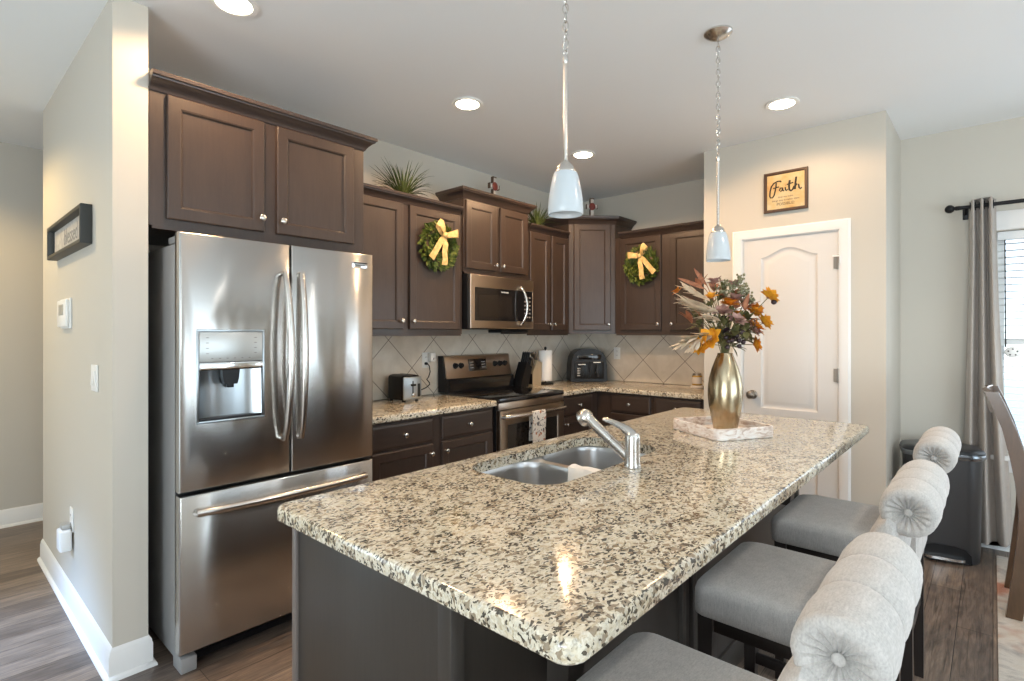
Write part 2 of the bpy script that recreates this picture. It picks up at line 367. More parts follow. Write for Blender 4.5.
def base_run(name, path, h=.125, t=.014):
    """baseboard with a stepped cap and quarter-round shoe, mitred along a path (room on the right-hand side)"""
    prof = [(0, 0), (t+.014, 0), (t+.013, .008), (t+.008, .015), (t, .019), (t, h-.03), (t-.003, h-.024), (t-.003, h-.016), (t-.008, h-.006), (.002, h), (0, h)]
    pts = [Vector(q) for q in path]; rings = []
    for i, q in enumerate(pts):
        ns = []
        if i > 0: d = (q-pts[i-1]).normalized(); ns.append(Vector((d.y, -d.x)))
        if i < len(pts)-1: d = (pts[i+1]-q).normalized(); ns.append(Vector((d.y, -d.x)))
        n = sum(ns, Vector((0, 0)))/len(ns); n = n/n.length_squared
        rings.append([(q.x+n.x*o_, q.y+n.y*o_, z) for o_, z in prof])
    m = MB(); m.loft(rings)
    return struct(name, m, M['trim'])
base_run('baseboard_left', [(LX0, 4.33), (LX0, LY), (LX1+.0, LY), (LX1, LY+.05)])
base_run('baseboard_hall', [(-1.5, 5.25), (2.5, 5.25)])
base_run('baseboard_pantry', [(PX, .66), (PX, PR), (BX, PR), (BX, -3.4)])

# pantry door with casing, arched moulded panel, hinges, lever latch, knob
def ringloft(mb, rings):
    mb.loft(rings, cap0=True, cap1=True)
def arch_pts(y0, y1, z0, z1, rise, n=14, ins=0.0):
    """door panel outline in (y, z); arched top, seen from -x so y decreases to the right"""
    y0 += ins; y1 -= ins; z0 += ins; z1 -= ins
    pts = [(y1, z0), (y0, z0)]
    for i in range(n+1):
        t = i/n; yy = y0+(y1-y0)*t
        s_ = .5-.5*math.cos(2*math.pi*t); pts.append((yy, z1+rise*(s_**.85)))
    return pts
def make_pantry_door():
    d = bpy.data.objects.new('door_1', None); COL.objects.link(d); d['kind'] = 'structure'; d.location = (PX, 1.035, 0)
    T = Tr(-PX, -1.035, 0)
    m = MB(T); fx = PX+.006
    y0, y1 = DY0+.006, DY1-.006
    # slab with moulded recesses: front face ringed by the panels
    pan = [arch_pts(.858, 1.212, .86, 1.905, .062), arch_pts(.858, 1.212, .20, .70, .0)]
    bm = m.bm
    outer = m.vs([(fx, a, b) for a, b in [(y0, .012), (y1, .012), (y1, DZ-.006), (y0, DZ-.006)]])
    edges = [bm.edges.new((outer[i], outer[(i+1) % 4])) for i in range(4)]
    for q in pan:
        v = m.vs([(fx, a, b) for a, b in q]); edges += [bm.edges.new((v[i], v[(i+1) % len(v)])) for i in range(len(v))]
    bmesh.ops.triangle_fill(bm, edges=edges, use_beauty=True)
    for (ya, yb, za, zb, rs) in ((.858, 1.212, .86, 1.905, .062), (.858, 1.212, .20, .70, 0)):
        rings = []
        for ins, dp in ((0, 0), (.004, .004), (.012, .009), (.022, .0095), (.030, .008), (.046, .003), (.052, .002)):
            rings.append([(fx+dp, a, b) for a, b in arch_pts(ya, yb, za, zb, rs*(1-ins*2), 14, ins)])
        m.loft(rings, cap0=False, cap1=True)
    m.box(fx+.012, fx+.036, y0, y1, .012, DZ-.006); m.loft([[(x_, a, b) for a, b in [(y0, .012), (y1, .012), (y1, DZ-.006), (y0, DZ-.006)]] for x_ in (fx, fx+.013)], cap0=False, cap1=False)
    o = m.build('door_panel', M['door'], d, 30, True)
    # casing
    c = MB(T); prof = [(0, 0), (.010, .003), (.012, .010), (.016, .022), (.016, .055), (.011, .060), (.008, .066), (0, .066)]
    for (pa, pb) in (((DY1+.0, 0), (DY1+.0, DZ)), ): pass
    def cas(path):
        rings = []
        for (yy, zz, sy, sz) in path:
            rings.append([(PX-dp, yy+sy*wd, zz+sz*wd) for dp, wd in prof])
        c.loft(rings)
    cas([(DY1, 0, 1, 0), (DY1, DZ, 1, 1), (DY0, DZ, -1, 1), (DY0, 0, -1, 0)])
    c.build('door_casing', M['trim'], d)
    j = MB(T); j.box(PX+.001, PX+.11, DY1-.004, DY1, 0, DZ); j.box(PX+.001, PX+.11, DY0, DY0+.004, 0, DZ); j.box(PX+.001, PX+.11, DY0, DY1, DZ-.004, DZ)
    j.build('door_jamb', M['trim'], d)
    for z in (1.84, 1.11, .25):
        h = MB(T); h.lathe([(.006, -.045), (.0065, -.04), (.0065, .04), (.006, .045)], 10, Tr(PX-.004, DY0+.004, z)); h.box(PX-.002, PX+.004, DY0+.004, DY0+.03, z-.043, z+.043)
        h.build('hinge', M['bronze'], d)
    k = MB(T @ Tr(fx, DY1-.07, .95) @ Ry(-90)); k.lathe([(.032, 0), (.032, .004), (.027, .010), (.013, .013), (.011, .030), (.018, .036), (.027, .046), (.029, .058), (.024, .068), (.010, .073)], 24)
    k.build('door_knob', M['bronze'], d)
    s = MB(T); s.box(PX-.018, PX-.004, DY0-.010, DY0+.035, 1.872, 1.882, .003); s.box(PX-.020, PX-.012, DY0-.013, DY0-.005, 1.83, 1.88, .003); s.build('safety_latch', M['white'], d)
make_pantry_door()

# dining window: casing, sashes, glass
win = bpy.data.objects.new('window_1', None); COL.objects.link(win); win['kind'] = 'structure'
def wchild(name, mb, m): return mb.build(name, m, win)
m = MB(); cw = .075
m.box(BX-.018, BX, WY1, WY1+cw, WZ0-.02, WZ1+cw, .004); m.box(BX-.018, BX, WY0-cw, WY0, WZ0-.02, WZ1+cw, .004); m.box(BX-.022, BX, WY0-cw-.015, WY1+cw+.015, WZ1+.004, WZ1+cw+.05, .005)
m.box(BX-.045, BX, WY0-cw-.02, WY1+cw+.02, WZ0-.045, WZ0-.015, .006); m.box(BX-.016, BX, WY0-cw, WY1+cw, WZ0-.12, WZ0-.045, .004)
wchild('window_casing', m, M['trim'])
m = MB(); ym = (WY0+WY1)/2; zm = (WZ0+WZ1)/2
for a, b in ((WY0, ym-.02), (ym+.02, WY1)):
    m.box(BX+.05, BX+.09, a, a+.04, WZ0, WZ1); m.box(BX+.05, BX+.09, b-.04, b, WZ0, WZ1); m.box(BX+.05, BX+.09, a, b, WZ0, WZ0+.05); m.box(BX+.05, BX+.09, a, b, WZ1-.05, WZ1); m.box(BX+.045, BX+.09, a, b, zm-.02, zm+.02)
m.box(BX+.02, BX+.10, ym-.02, ym+.02, WZ0, WZ1)
wchild('window_sash', m, M['trim'])
m = MB(); m.box(BX+.066, BX+.070, WY0+.02, WY1-.02, WZ0+.03, WZ1-.03); wchild('window_pane', m, M['glass'])

# outdoors beyond the window
g = MB(); g.box(BX+.2, 40, -30, 25, -.4, -.3); struct('ground', g, M['lawn'])

# ------------------------------------------------------------------ cabinetry
def ring_panel(mb, x0, x1, z0, z1, rings):
    """a door or drawer front in the plane y=0 growing to -y; rings = (inset, depth)"""
    mb.loft([[(x0+i, -d, z0+i), (x1-i, -d, z0+i), (x1-i, -d, z1-i), (x0+i, -d, z1-i)] for i, d in rings])
DOOR = [(0, 0), (0, .015), (.0015, .018), (.005, .0205), (.050, .0205), (.0525, .0185), (.0545, .0185), (.058, .014), (.060, .0105), (.066, .0105)]
DRAW = [(0, 0), (0, .013), (.003, .016), (.010, .0185), (.016, .0205), (.019, .0205)]
def knob(parent, x, z, y=-.0205):
    k = MB(Tr(x, y, z) @ Rx(90)); k.lathe([(.008, 0), (.0055, .004), (.005, .012), (.0095, .018), (.0145, .022), (.0150, .027), (.0105, .031), (.004, .032)], 16)
    return k.build('knob', M['nickel'], parent)
def cdoor(parent, x0, x1, z0, z1, kx, kz):
    m = MB(); ring_panel(m, x0, x1, z0, z1, DOOR); d = m.build('door', M['cab'], parent, 20); knob(d, kx, kz); return d
def cdrawer(parent, x0, x1, z0, z1, kx=None):
    m = MB(); ring_panel(m, x0, x1, z0, z1, DRAW); d = m.build('drawer', M['cabh'], parent, 20); knob(d, (x0+x1)/2 if kx is None else kx, (z0+z1)/2); return d
CR = [(0, 0), (.006, 0), (.009, .006), (.012, .012), (.020, .022), (.034, .036), (.044, .041), (.046, .047), (.052, .050), (.054, .062), (.052, .066), (0, .066)]
def crown(parent, path, z0, s=1.0):
    pts = [Vector((a, b)) for a, b in path]; rings = []
    for i, q in enumerate(pts):
        ns = []
        if i > 0: d = (q-pts[i-1]).normalized(); ns.append(Vector((d.y, -d.x)))
        if i < len(pts)-1: d = (pts[i+1]-q).normalized(); ns.append(Vector((d.y, -d.x)))
        n = sum(ns, Vector((0, 0)))/len(ns); n = n/n.length_squared
        rings.append([(q.x+n.x*o*s, q.y+n.y*o*s, z0+z*s) for o, z in CR])
    m = MB(); m.loft(rings); return m.build('crown_molding', M['crown'], parent, 25)
def cab_body(parent, w, d, z0, z1, toe=False):
    m = MB()
    if toe: m.box(0, w, 0, d, .10, z1); m.box(0.002, w-.002, .065, d, 0, .10)
    else: m.box(0, w, 0, d, z0, z1, .0015, 1); m.box(.012, w-.012, -.0006, .01, z0-.012, z0+.01)
    return m.build('cabinet_body', M['cab'], parent)
UY = 2.911; UD = AY-UY-.002
# above the refrigerator
t = thing('wall_cabinet', 'dark brown wall cabinet with two doors directly above the steel refrigerator', 'cabinet', (LX1+.002, 2.62, 0))
cab_body(t, 1.025, AY-2.622, 1.835, 2.415); cdoor(t, .062, .470, 1.868, 2.395, .452, 1.930); cdoor(t, .530, .955, 1.868, 2.395, .553, 1.930)
crown(t, [(0, 0), (1.025, 0), (1.025, .55)], 2.40, 1.05)
# left uppers (first wreath)
t = thing('wall_cabinet', 'dark brown wall cabinet beside the microwave with a wreath on its right door', 'cabinet', (1.686, UY, 0))
cab_body(t, 1.012, UD, 1.375, 2.255); cdoor(t, .040, .471, 1.408, 2.238, .452, 1.462); cdoor(t, .525, .976, 1.408, 2.238, .546, 1.462)
crown(t, [(0, 0), (.985, 0)], 2.238, .95)
# above the microwave
t = thing('wall_cabinet', 'short dark brown cabinet with two doors above the microwave', 'cabinet', (2.700, UY-.012, 0))
cab_body(t, .735, UD+.012, 1.836, 2.395); cdoor(t, .015, .336, 1.862, 2.365, .318, 1.905); cdoor(t, .382, .705, 1.862, 2.365, .400, 1.905)
crown(t, [(0, .25), (0, 0), (.735, 0), (.735, .25)], 2.378, 1.05)
# narrow pair right of the microwave
t = thing('wall_cabinet', 'narrow dark brown wall cabinet of two slim doors between microwave and corner cabinet', 'cabinet', (3.437, UY, 0))
cab_body(t, .594, UD, 1.375, 2.255); cdoor(t, .024, .293, 1.408, 2.238, .272, 1.462); cdoor(t, .320, .560, 1.408, 2.238, .341, 1.462)
crown(t, [(0, 0), (.555, 0)], 2.238, .95)
# diagonal corner cabinet
t = thing('corner_cabinet', 'tall angled brown corner cabinet with a single door facing the room', 'cabinet', (4.035, UY, 0))
m = MB(); q = .305
m.prism([(0, 0), (q, -q), (BX-4.037, -q), (BX-4.037, UD), (0, UD)], 1.375, 2.405); m.build('cabinet_body', M['cab'], t)
hyp = q*math.sqrt(2)
dm = MB(Rz(-45)); ring_panel(dm, .045, hyp-.045, 1.408, 2.385, DOOR); d = dm.build('door', M['cab'], t, 20)
k = MB(Rz(-45) @ Tr(hyp-.068, -.0205, 1.462) @ Rx(90)); k.lathe([(.008, 0), (.0055, .004), (.005, .012), (.0095, .018), (.0145, .022), (.0150, .027), (.0105, .031), (.004, .032)], 16); k.build('knob', M['nickel'], d)
crown(t, [(-.0, .28), (0, 0), (q, -q), (BX-4.04, -q)], 2.385, 1.08)
# right-wall uppers: local x runs along -y
t = thing('wall_cabinet', 'dark brown wall cabinet with a wreath on its left door, beside the pantry wall', 'cabinet', (4.34, 2.604, 0), R(-90))
cab_body(t, 2.604-PL-.003, BX-4.342, 1.375, 2.255); cdoor(t, .062, .462, 1.408, 2.238, .440, 1.462); cdoor(t, .545, .945, 1.408, 2.238, .567, 1.462)
crown(t, [(.06, 0), (2.604-PL-.004, 0)], 2.238, .95)

# base cabinets
FY = 2.600; FXB = 4.030
t = thing('base_cabinet', 'dark brown base cabinet between refrigerator and stove', 'cabinet', (1.640, FY, 0))
cab_body(t, 1.066, AY-FY-.002, 0, .873, True)
cdrawer(t, .070, .512, .712, .855); cdrawer(t, .586, 1.040, .712, .855); cdoor(t, .070, .512, .125, .698, .490, .640); cdoor(t, .586, 1.040, .125, .698, .610, .640)
t = thing('base_cabinet', 'narrow dark brown base cabinet right of the stove at the corner', 'cabinet', (3.472, FY, 0))
cab_body(t, FXB-3.474, AY-FY-.002, 0, .873, True)
cdrawer(t, .040, .455, .712, .855); cdoor(t, .040, .455, .125, .698, .065, .640)
t = thing('base_cabinet', 'dark brown base cabinet under the far counter beside the pantry door', 'cabinet', (FXB, AY-.004, 0), R(-90))
o_ = AY-.004
cab_body(t, o_-PL-.003, BX-FXB-.002, 0, .873, True)
cdrawer(t, o_-2.452, o_-2.085, .712, .855); cdrawer(t, o_-2.050, o_-1.660, .712, .855); cdoor(t, o_-2.452, o_-2.085, .125, .698, o_-2.11, .640); cdoor(t, o_-2.050, o_-1.660, .125, .698, o_-2.025, .640)

# countertops
def slab(name, loop_fn, hole=None, z0=.875, z1=.915, label=None, parent=None):
    """granite slab from an outline function outline(inset) with eased edges and an optional cut-out"""
    m = MB(); bm = m.bm
    prof = [(.004, z0), (0, z0+.004), (0, z1-.012), (.0025, z1-.005), (.007, z1-.0012), (.013, z1)]
    rv = [m.vs([(a, b, z) for a, b in loop_fn(i)]) for i, z in prof]; n = len(rv[0])
    for a, b in zip(rv[:-1], rv[1:]):
        for i in range(n): m.face([a[i], a[(i+1) % n], b[(i+1) % n], b[i]])
    def ring_edges(v): return [bm.edges.get((v[i], v[(i+1) % len(v)])) or bm.edges.new((v[i], v[(i+1) % len(v)])) for i in range(len(v))]
    et, eb = ring_edges(rv[-1]), ring_edges(rv[0])
    if hole:
        hv = [m.vs([(a, b, z) for a, b in hole(i)]) for i, z in ((0, z0), (0, z1-.005), (-.002, z1-.001), (-.005, z1))]; k = len(hv[0])
        for a, b in zip(hv[:-1], hv[1:]):
            for i in range(k): m.face([a[i], a[(i+1) % k], b[(i+1) % k], b[i]])
        et += ring_edges(hv[-1]); eb += ring_edges(hv[0])
    bmesh.ops.triangle_fill(bm, edges=et, use_beauty=True); bmesh.ops.triangle_fill(bm, edges=eb, use_beauty=True)
    o = m.build(name, M['granite'], parent, 40)
    return o
CF = 2.562; CFX = 3.992
def rectloop(x0, x1, y0, y1, r=.004): return lambda i: rrect(x0+i, x1-i, y0+i, y1-i, max(r-i, .0008), 3)
tag(slab('countertop', rectloop(1.640, 2.704, CF, AY-.003)), 'speckled granite countertop between refrigerator and stove', 'countertop')
def Lloop(i):
    return [(3.474+i, AY-.003-i), (3.474+i, CF+i), (CFX-.012+i*.4, CF+i), (CFX+i*.7, CF-.012+i*.3), (CFX+i, PL+.003+i), (BX-.003-i, PL+.003+i), (BX-.003-i, AY-.003-i)]
tag(slab('countertop', Lloop), 'L shaped granite countertop in the corner, right of the stove', 'countertop')
tag(MB().box(1.64, BX-.001, AY-.009, AY-.0005, .916, 1.374).build('backsplash_back', tile_mat(2.262, 1.332, 'x')), kind='structure')
tag(MB().box(BX-.009, BX-.0005, PL+.001, AY-.010, .916, 1.374).build('backsplash_right', tile_mat(2.478, 1.127, 'y')), kind='structure')

# ------------------------------------------------------------------ island
IX0, IX1, IY0, IY1 = .656, 3.262, .466, 1.468; BY = .795
t = thing('kitchen_island', 'dark grey-brown panelled island base under the big granite top', 'island', (1.95, 1.1, 0))
T = Tr(-1.95, -1.1, 0)
m = MB(T); m.box(.702, .722, BY+.02, 1.425, 0, .873, .002); m.build('end_panel', M['islandwood'], t)
m = MB(T); m.box(3.20, 3.22, BY+.02, 1.425, 0, .873, .002); m.build('end_panel', M['islandwood'], t)
m = MB(T); m.box(.722, 3.20, BY+.006, BY+.02, 0, .873); m.build('back_panel', M['islandwood'], t)
m = MB(T)
for a, b in ((.698, .735), (1.745, 1.775), (1.835, 1.865), (3.185, 3.222)): m.box(a, b, BY-.010, BY+.030, 0, .873, .002)
m.box(.735, 3.185, BY-.004, BY+.008, 0, .11, .002); m.box(.735, 3.185, BY-.002, BY+.008, .80, .873, .002)
m.build('corner_stile', M['islandwood'], t)
m = MB(T); m.box(.694, .712, 1.41, 1.432, 0, .873, .002); m.build('edge_trim', M['islandtrim'], t)
m = MB(T); m.box(.722, 1.20, 1.405, 1.425, .10, .873); m.box(1.20, 2.12, 1.405, 1.425, .10, .873); m.box(2.12, 3.20, 1.405, 1.425, .10, .873); m.box(.722, 3.2, 1.34, 1.35, 0, .10)
m.build('cabinet_front', M['cab'], t)
for i, (a, b) in enumerate(((.75, 1.19), (1.22, 1.66), (1.67, 2.11), (2.13, 2.66), (2.67, 3.17))):
    mm = MB(T @ Tr(0, 1.425, 0) @ Rz(180) @ Tr(0, 0, 0)); ring_panel(mm, -b, -a, .12, .85, DOOR); mm.build('door', M['cab'], t, 20)
for x in (1.035, 2.85):                                                         # corbels under the overhang
    m = MB(T); pts = [(BY-.008, .872), (BY-.215, .872), (BY-.215, .845), (BY-.19, .835)]
    for i in range(9):
        a = R(90*i/8); pts.append((BY-.19+.12*math.sin(a), .835-.24*(1-math.cos(a))))
    pts += [(BY-.066, .56), (BY-.05, .55), (BY-.008, .55)]
    m.prism(pts, x-.032, x+.032, 'x'); m.build('corbel', M['islandwood'], t)
SX0, SX1, SY0, SY1 = 1.268, 2.055, .992, 1.388
top = slab('island_countertop', lambda i: rrect(IX0+i, IX1-i, IY0+i, IY1-i, (.040-i), 8), lambda i: rrect(SX0-i, SX1+i, SY0-i, SY1+i, .10, 8)[::-1])
tag(top, 'large speckled granite island top with a sink cut into it', 'countertop')

# sink
t = thing('kitchen_sink', 'double bowl stainless steel sink set into the island top', 'sink', (1.66, 1.19, .70)); T = Tr(-1.66, -1.19, -.70)
m = MB(T); bm = m.bm
def redges(v): return [bm.edges.get((v[i], v[(i+1) % len(v)])) or bm.edges.new((v[i], v[(i+1) % len(v)])) for i in range(len(v))]
fl = m.vs([(a, b, .8735) for a, b in rrect(SX0-.03, SX1+.03, SY0-.03, SY1+.03, .10, 6)]); es = redges(fl)
bowls = ((SX0-.010, 1.650), (1.684, SX1+.010))
for a, b in bowls:
    lv = []
    for z, i, r in ((.8735, 0, .09), (.866, .003, .09), (.85, .005, .09), (.71, .012, .09), (.692, .018, .085), (.680, .03, .08), (.674, .055, .06)):
        lv.append(m.vs([(x, y, z) for x, y in rrect(a+i, b-i, SY0-.010+i, SY1+.010-i, r, 7)]))
    k = len(lv[0])
    for u, v in zip(lv[:-1], lv[1:]):
        for i in range(k): m.face([u[i], u[(i+1) % k], v[(i+1) % k], v[i]])
    m.face(lv[-1]); es += redges(lv[0])
bmesh.ops.triangle_fill(bm, edges=es, use_beauty=True)
m.build('basin', M['sinksteel'], t, 50)
for a, b in bowls:
    m = MB(T); m.lathe([(.045, .675), (.045, .679), (.038, .6795), (.034, .6765), (.005, .6765)], 20, Tr((a+b)/2, 1.19, 0)); m.build('drain', M['chrome'], t)
# dish cloth over the divider
m = MB(); prof = [(1.615, .800), (1.622, .83), (1.634, .865), (1.646, .881), (1.667, .885), (1.690, .881), (1.704, .870), (1.710, .850)]
rings = []
for off in (0, .006):
    pass
grid = []
for j in range(9):
    y = 1.045+.145*j/8; row = []
    for i, (x, z) in enumerate(prof):
        row.append((x+.003*math.sin(j*1.9+i), y+(i-4)*.004+.004*math.sin(i*2+j), z+.0022*math.sin(j*1.3+i*.7)))
    grid.append(row)
ins = [[(x, y, z-.006 if 2 < i < 6 else z) for i, (x, y, z) in enumerate(r)] for r in grid]
ins = [[(x+(.005 if i <= 2 else (-.005 if i >= 6 else 0)), y, z) for i, (x, y, z) in enumerate(r)] for r in ins]
m.loft([g_ + list(reversed(h_)) for g_, h_ in zip(grid, ins)])
tag(m.build('dish_cloth', M['whitecloth']), 'white dish cloth draped over the divider of the island sink', 'cloth')
# faucet
t = thing('kitchen_faucet', 'brushed nickel pull-out faucet behind the island sink', 'faucet', (1.667, .932, .915))
m = MB(); m.lathe([(.0, 0), (.029, 0), (.030, .003), (.0285, .012), (.0265, .020), (.0265, .060), (.0272, .0605), (.0272, .063), (.0265, .0635), (.0265, .103), (.0258, .112), (.022, .121), (.013, .127), (.001, .129)], 28, cap0=False, cap1=False); m.build('faucet_body', M['nickel'], t)
sp0 = Vector((0, .018, .035)); sp1 = Vector((-.012, .180, .158))
def lerp(a, b, k): return a+(b-a)*k
m = MB(); m.tube([lerp(sp0, sp1, k) for k in (0, .1, .38, .385, .40, .405, .9, .95)], [.019, .0185, .0175, .0155, .0155, .0178, .0195, .0200], 18); sp = m.build('spout', M['nickel'], t)
dv = (sp1-sp0).normalized(); hd = Vector((-.12, .80, -.50)).normalized(); c0 = sp1+dv*.004
m = MB(); m.tube([c0-hd*.022, c0-hd*.016, c0-hd*.008, c0, c0+hd*.018, c0+hd*.024], [.012, .022, .028, .0305, .0315, .029], 22); m.build('spray_head', M['nickel'], sp)
m = MB(); m.tube([c0+hd*.022, c0+hd*.027], [.023, .021], 20); m.build('spray_face', M['darkgrey'], sp)
m = MB(); m.tube([(0, -.004, .108), (-.003, .012, .125), (-.006, .038, .140), (-.010, .070, .152), (-.013, .098, .158), (-.014, .110, .159)], [.021, .0185, .0135, .0095, .0085, .005], 16); m.build('lever', M['nickel'], t)

# ------------------------------------------------------------------ refrigerator
FX0, FX1, FF, FS = .712, 1.612, 2.420, 1.168
t = thing('refrigerator', 'large stainless steel french door refrigerator with bottom freezer drawer', 'refrigerator', (1.162, 2.80, 0)); T = Tr(-1.162, -2.80, 0)
m = MB(T); m.box(FX0+.012, FX1-.012, 2.50, 3.19, .035, 1.755, .006); m.build('cabinet_shell', M['fridgeside'], t)
m = MB(T); m.box(FX0+.006, FX1-.006, 2.478, 2.50, .075, 1.775, .003); m.build('door_gasket', M['darkgrey'], t)
def fdoor(name, x0, x1, z0, z1, hole=None):
    """slightly pillowed steel door, thickness to y=2.48"""
    m = MB(T); nx = 10
    def ring(i, y): return [(x0+i, y, z0+i), (x1-i, y, z0+i), (x1-i, y, z1-i), (x0+i, y, z1-i)]
    if hole is None:
        m.loft([ring(0, 2.478), ring(0, FF+.010), ring(.002, FF+.004), ring(.007, FF)])
    else:
        hx0, hx1, hz0, hz1 = hole; bm = m.bm
        rv = [m.vs(ring(0, 2.478)), m.vs(ring(0, FF+.010)), m.vs(ring(.002, FF+.004)), m.vs(ring(.007, FF))]
        for a, b in zip(rv[:-1], rv[1:]):
            for i in range(4): m.face([a[i], a[(i+1) % 4], b[(i+1) % 4], b[i]])
        m.face(list(reversed(rv[0])))
        h = m.vs([(hx0, FF, hz0), (hx1, FF, hz0), (hx1, FF, hz1), (hx0, FF, hz1)])
        o4 = rv[-1]
        for i in range(4): m.face([o4[i], o4[(i+1) % 4], h[(i+1) % 4], h[i]])
        h2 = m.vs([(hx0, FF+.05, hz0), (hx1, FF+.05, hz0), (hx1, FF+.05, hz1), (hx0, FF+.05, hz1)])
        for i in range(4): m.face([h[i], h[(i+1) % 4], h2[(i+1) % 4], h2[i]])
    return m.build(name, M['steel'], t, 45)
HX0, HX1, HZ0, HZ1 = .778, 1.042, 1.015, 1.392
dl = fdoor('left_door', FX0, FS-.003, .738, 1.792, (HX0, HX1, HZ0, HZ1)); dr = fdoor('right_door', FS+.003, FX1, .738, 1.792); fz = fdoor('freezer_drawer', FX0, FX1, .085, .724)
def bow_handle(parent, pts, r, name='handle'):
    m = MB(T); m.tube(pts, [r*(.72 if i in (0, len(pts)-1) else 1) for i in range(len(pts))], 14); return m.build(name, M['chrome'], parent)
for dd, xx in ((dl, 1.132), (dr, 1.208)):
    z0, z1 = .90, 1.655; n = 14; sgn = -1 if dd is dl else 1
    pts = [(xx, FF+.004, z0)]+[(xx+sgn*(-.006)*math.sin(math.pi*i/n), FF-.022-.046*math.sin(math.pi*i/n)**.75, z0+(z1-z0)*i/n) for i in range(n+1)]+[(xx, FF+.004, z1)]
    m = MB(T); m.tube(pts, [.013]+[.0135+.004*math.sin(math.pi*i/n) for i in range(n+1)]+[.013], 14); m.build('handle', M['steel2'] if 0 else M['nickel'], dd)
n = 14; pts = [(.775, FF+.004, .652)]+[(.775+.775*i/n, FF-.020-.040*math.sin(math.pi*i/n)**.7, .652+.004*math.sin(math.pi*i/n)) for i in range(n+1)]+[(1.550, FF+.004, .652)]
m = MB(T); m.tube(pts, .0165, 14); m.build('handle', M['nickel'], fz)
# dispenser
m = MB(T)
for a in ((HX0-.006, HX1+.006, HZ1-.004, HZ1+.006), (HX0-.006, HX1+.006, HZ0-.006, HZ0+.004), (HX0-.006, HX0+.004, HZ0, HZ1), (HX1-.004, HX1+.006, HZ0, HZ1)): m.box(a[0], a[1], FF-.004, FF+.02, a[2], a[3], .002)
m.build('dispenser_frame', M['recess'], dl)
m = MB(T); m.box(HX0+.004, HX1-.004, FF-.003, FF+.02, 1.262, HZ1-.004, .003); pn = m.build('control_panel', M['greypanel'], dl)
for i in range(4):
    for xx in (HX0+.035, HX1-.035): MB(T).box(xx-.005, xx+.005, FF-.0042, FF-.002, 1.296+i*.022, 1.299+i*.022).build('control_mark', M['ink2'], pn)
for i in range(6): MB(T).box(HX0+.05+i*.03, HX0+.057+i*.03, FF-.0042, FF-.002, 1.275, 1.278).build('control_mark', M['ink2'], pn)
m = MB(T); m.box(HX0+.004, HX1-.004, FF-.009, FF+.03, 1.228, 1.260, .004); m.build('control_trim', M['chrome'], dl)
m = MB(T); cx = (HX0+HX1)/2
m.loft([[(cx+a*.126*s, FF+.003+.044*(1-(a*a)**1.5), z) for a in [i/8-1 for i in range(17)]] for z, s in ((HZ0+.012, 1), (1.228, .98))], closed=False)
m.box(HX0+.004, HX1-.004, FF+.049, FF+.051, HZ0, 1.23)
m.build('dispenser_recess', M['recess'], dl)
m = MB(T); m.loft([[(cx+x*s, FF+.008+y*s, z) for x, y in ((-.036, 0), (.036, 0), (.036, .034), (-.036, .034))] for z, s in ((1.232, 1), (1.19, .9), (1.165, .72))]); m.box(cx-.013, cx+.013, FF+.01, FF+.03, 1.150, 1.168, .003); m.build('dispenser_nozzle', M['black'], dl)
m = MB(T); m.box(HX0+.006, HX1-.006, FF+.001, FF+.048, HZ0+.004, HZ0+.014, .002); m.build('drip_tray', M['darkgrey'], dl)
for xx in (FX0+.04, FX1-.04):
    m = MB(T); m.box(xx-.03, xx+.03, 2.44, 2.54, 0, .062, .005); m.build('foot', M['fridgeside'], t)
m = MB(T); m.box(FX0+.07, FX1-.07, 2.50, 2.53, .012, .08); m.build('base_grille', M['black'], t)
for xx in (FX0+.055, FX1-.055):
    m = MB(T); m.box(xx-.045, xx+.045, 2.44, 2.60, 1.756, 1.785, .005); m.build('hinge_cover', M['fridgeside'], t)
def text_mesh(name, body, size, Mx, material, parent, depth=.0006, shear=0, ls=1.0, align='CENTER'):
    cu = bpy.data.curves.new(name, 'FONT'); cu.body = body; cu.size = size; cu.align_x = align; cu.align_y = 'CENTER'; cu.extrude = depth; cu.shear = shear; cu.space_character = ls; cu.resolution_u = 3
    tmp = bpy.data.objects.new(name, cu); COL.objects.link(tmp)
    dg = bpy.context.evaluated_depsgraph_get(); me = bpy.data.meshes.new_from_object(tmp.evaluated_get(dg)); bpy.data.objects.remove(tmp)
    me.transform(Mx); me.materials.clear(); me.materials.append(material); me.name = name
    o = bpy.data.objects.new(name, me); COL.objects.link(o); o.parent = parent; return o
m = MB(T); m.box(1.487, 1.575, FF-.003, FF+.001, 1.717, 1.745, .001); bd = m.build('badge', M['chrome'], dr)
text_mesh('badge_lettering', 'FRIGIDAIRE', .0125, T @ Tr(1.531, FF-.0035, 1.729) @ Rx(90), M['black'], bd)
m = MB(T); m.box(1.489, 1.573, FF-.0036, FF-.002, 1.738, 1.744); m.build('badge_stripe', M['black'], bd)

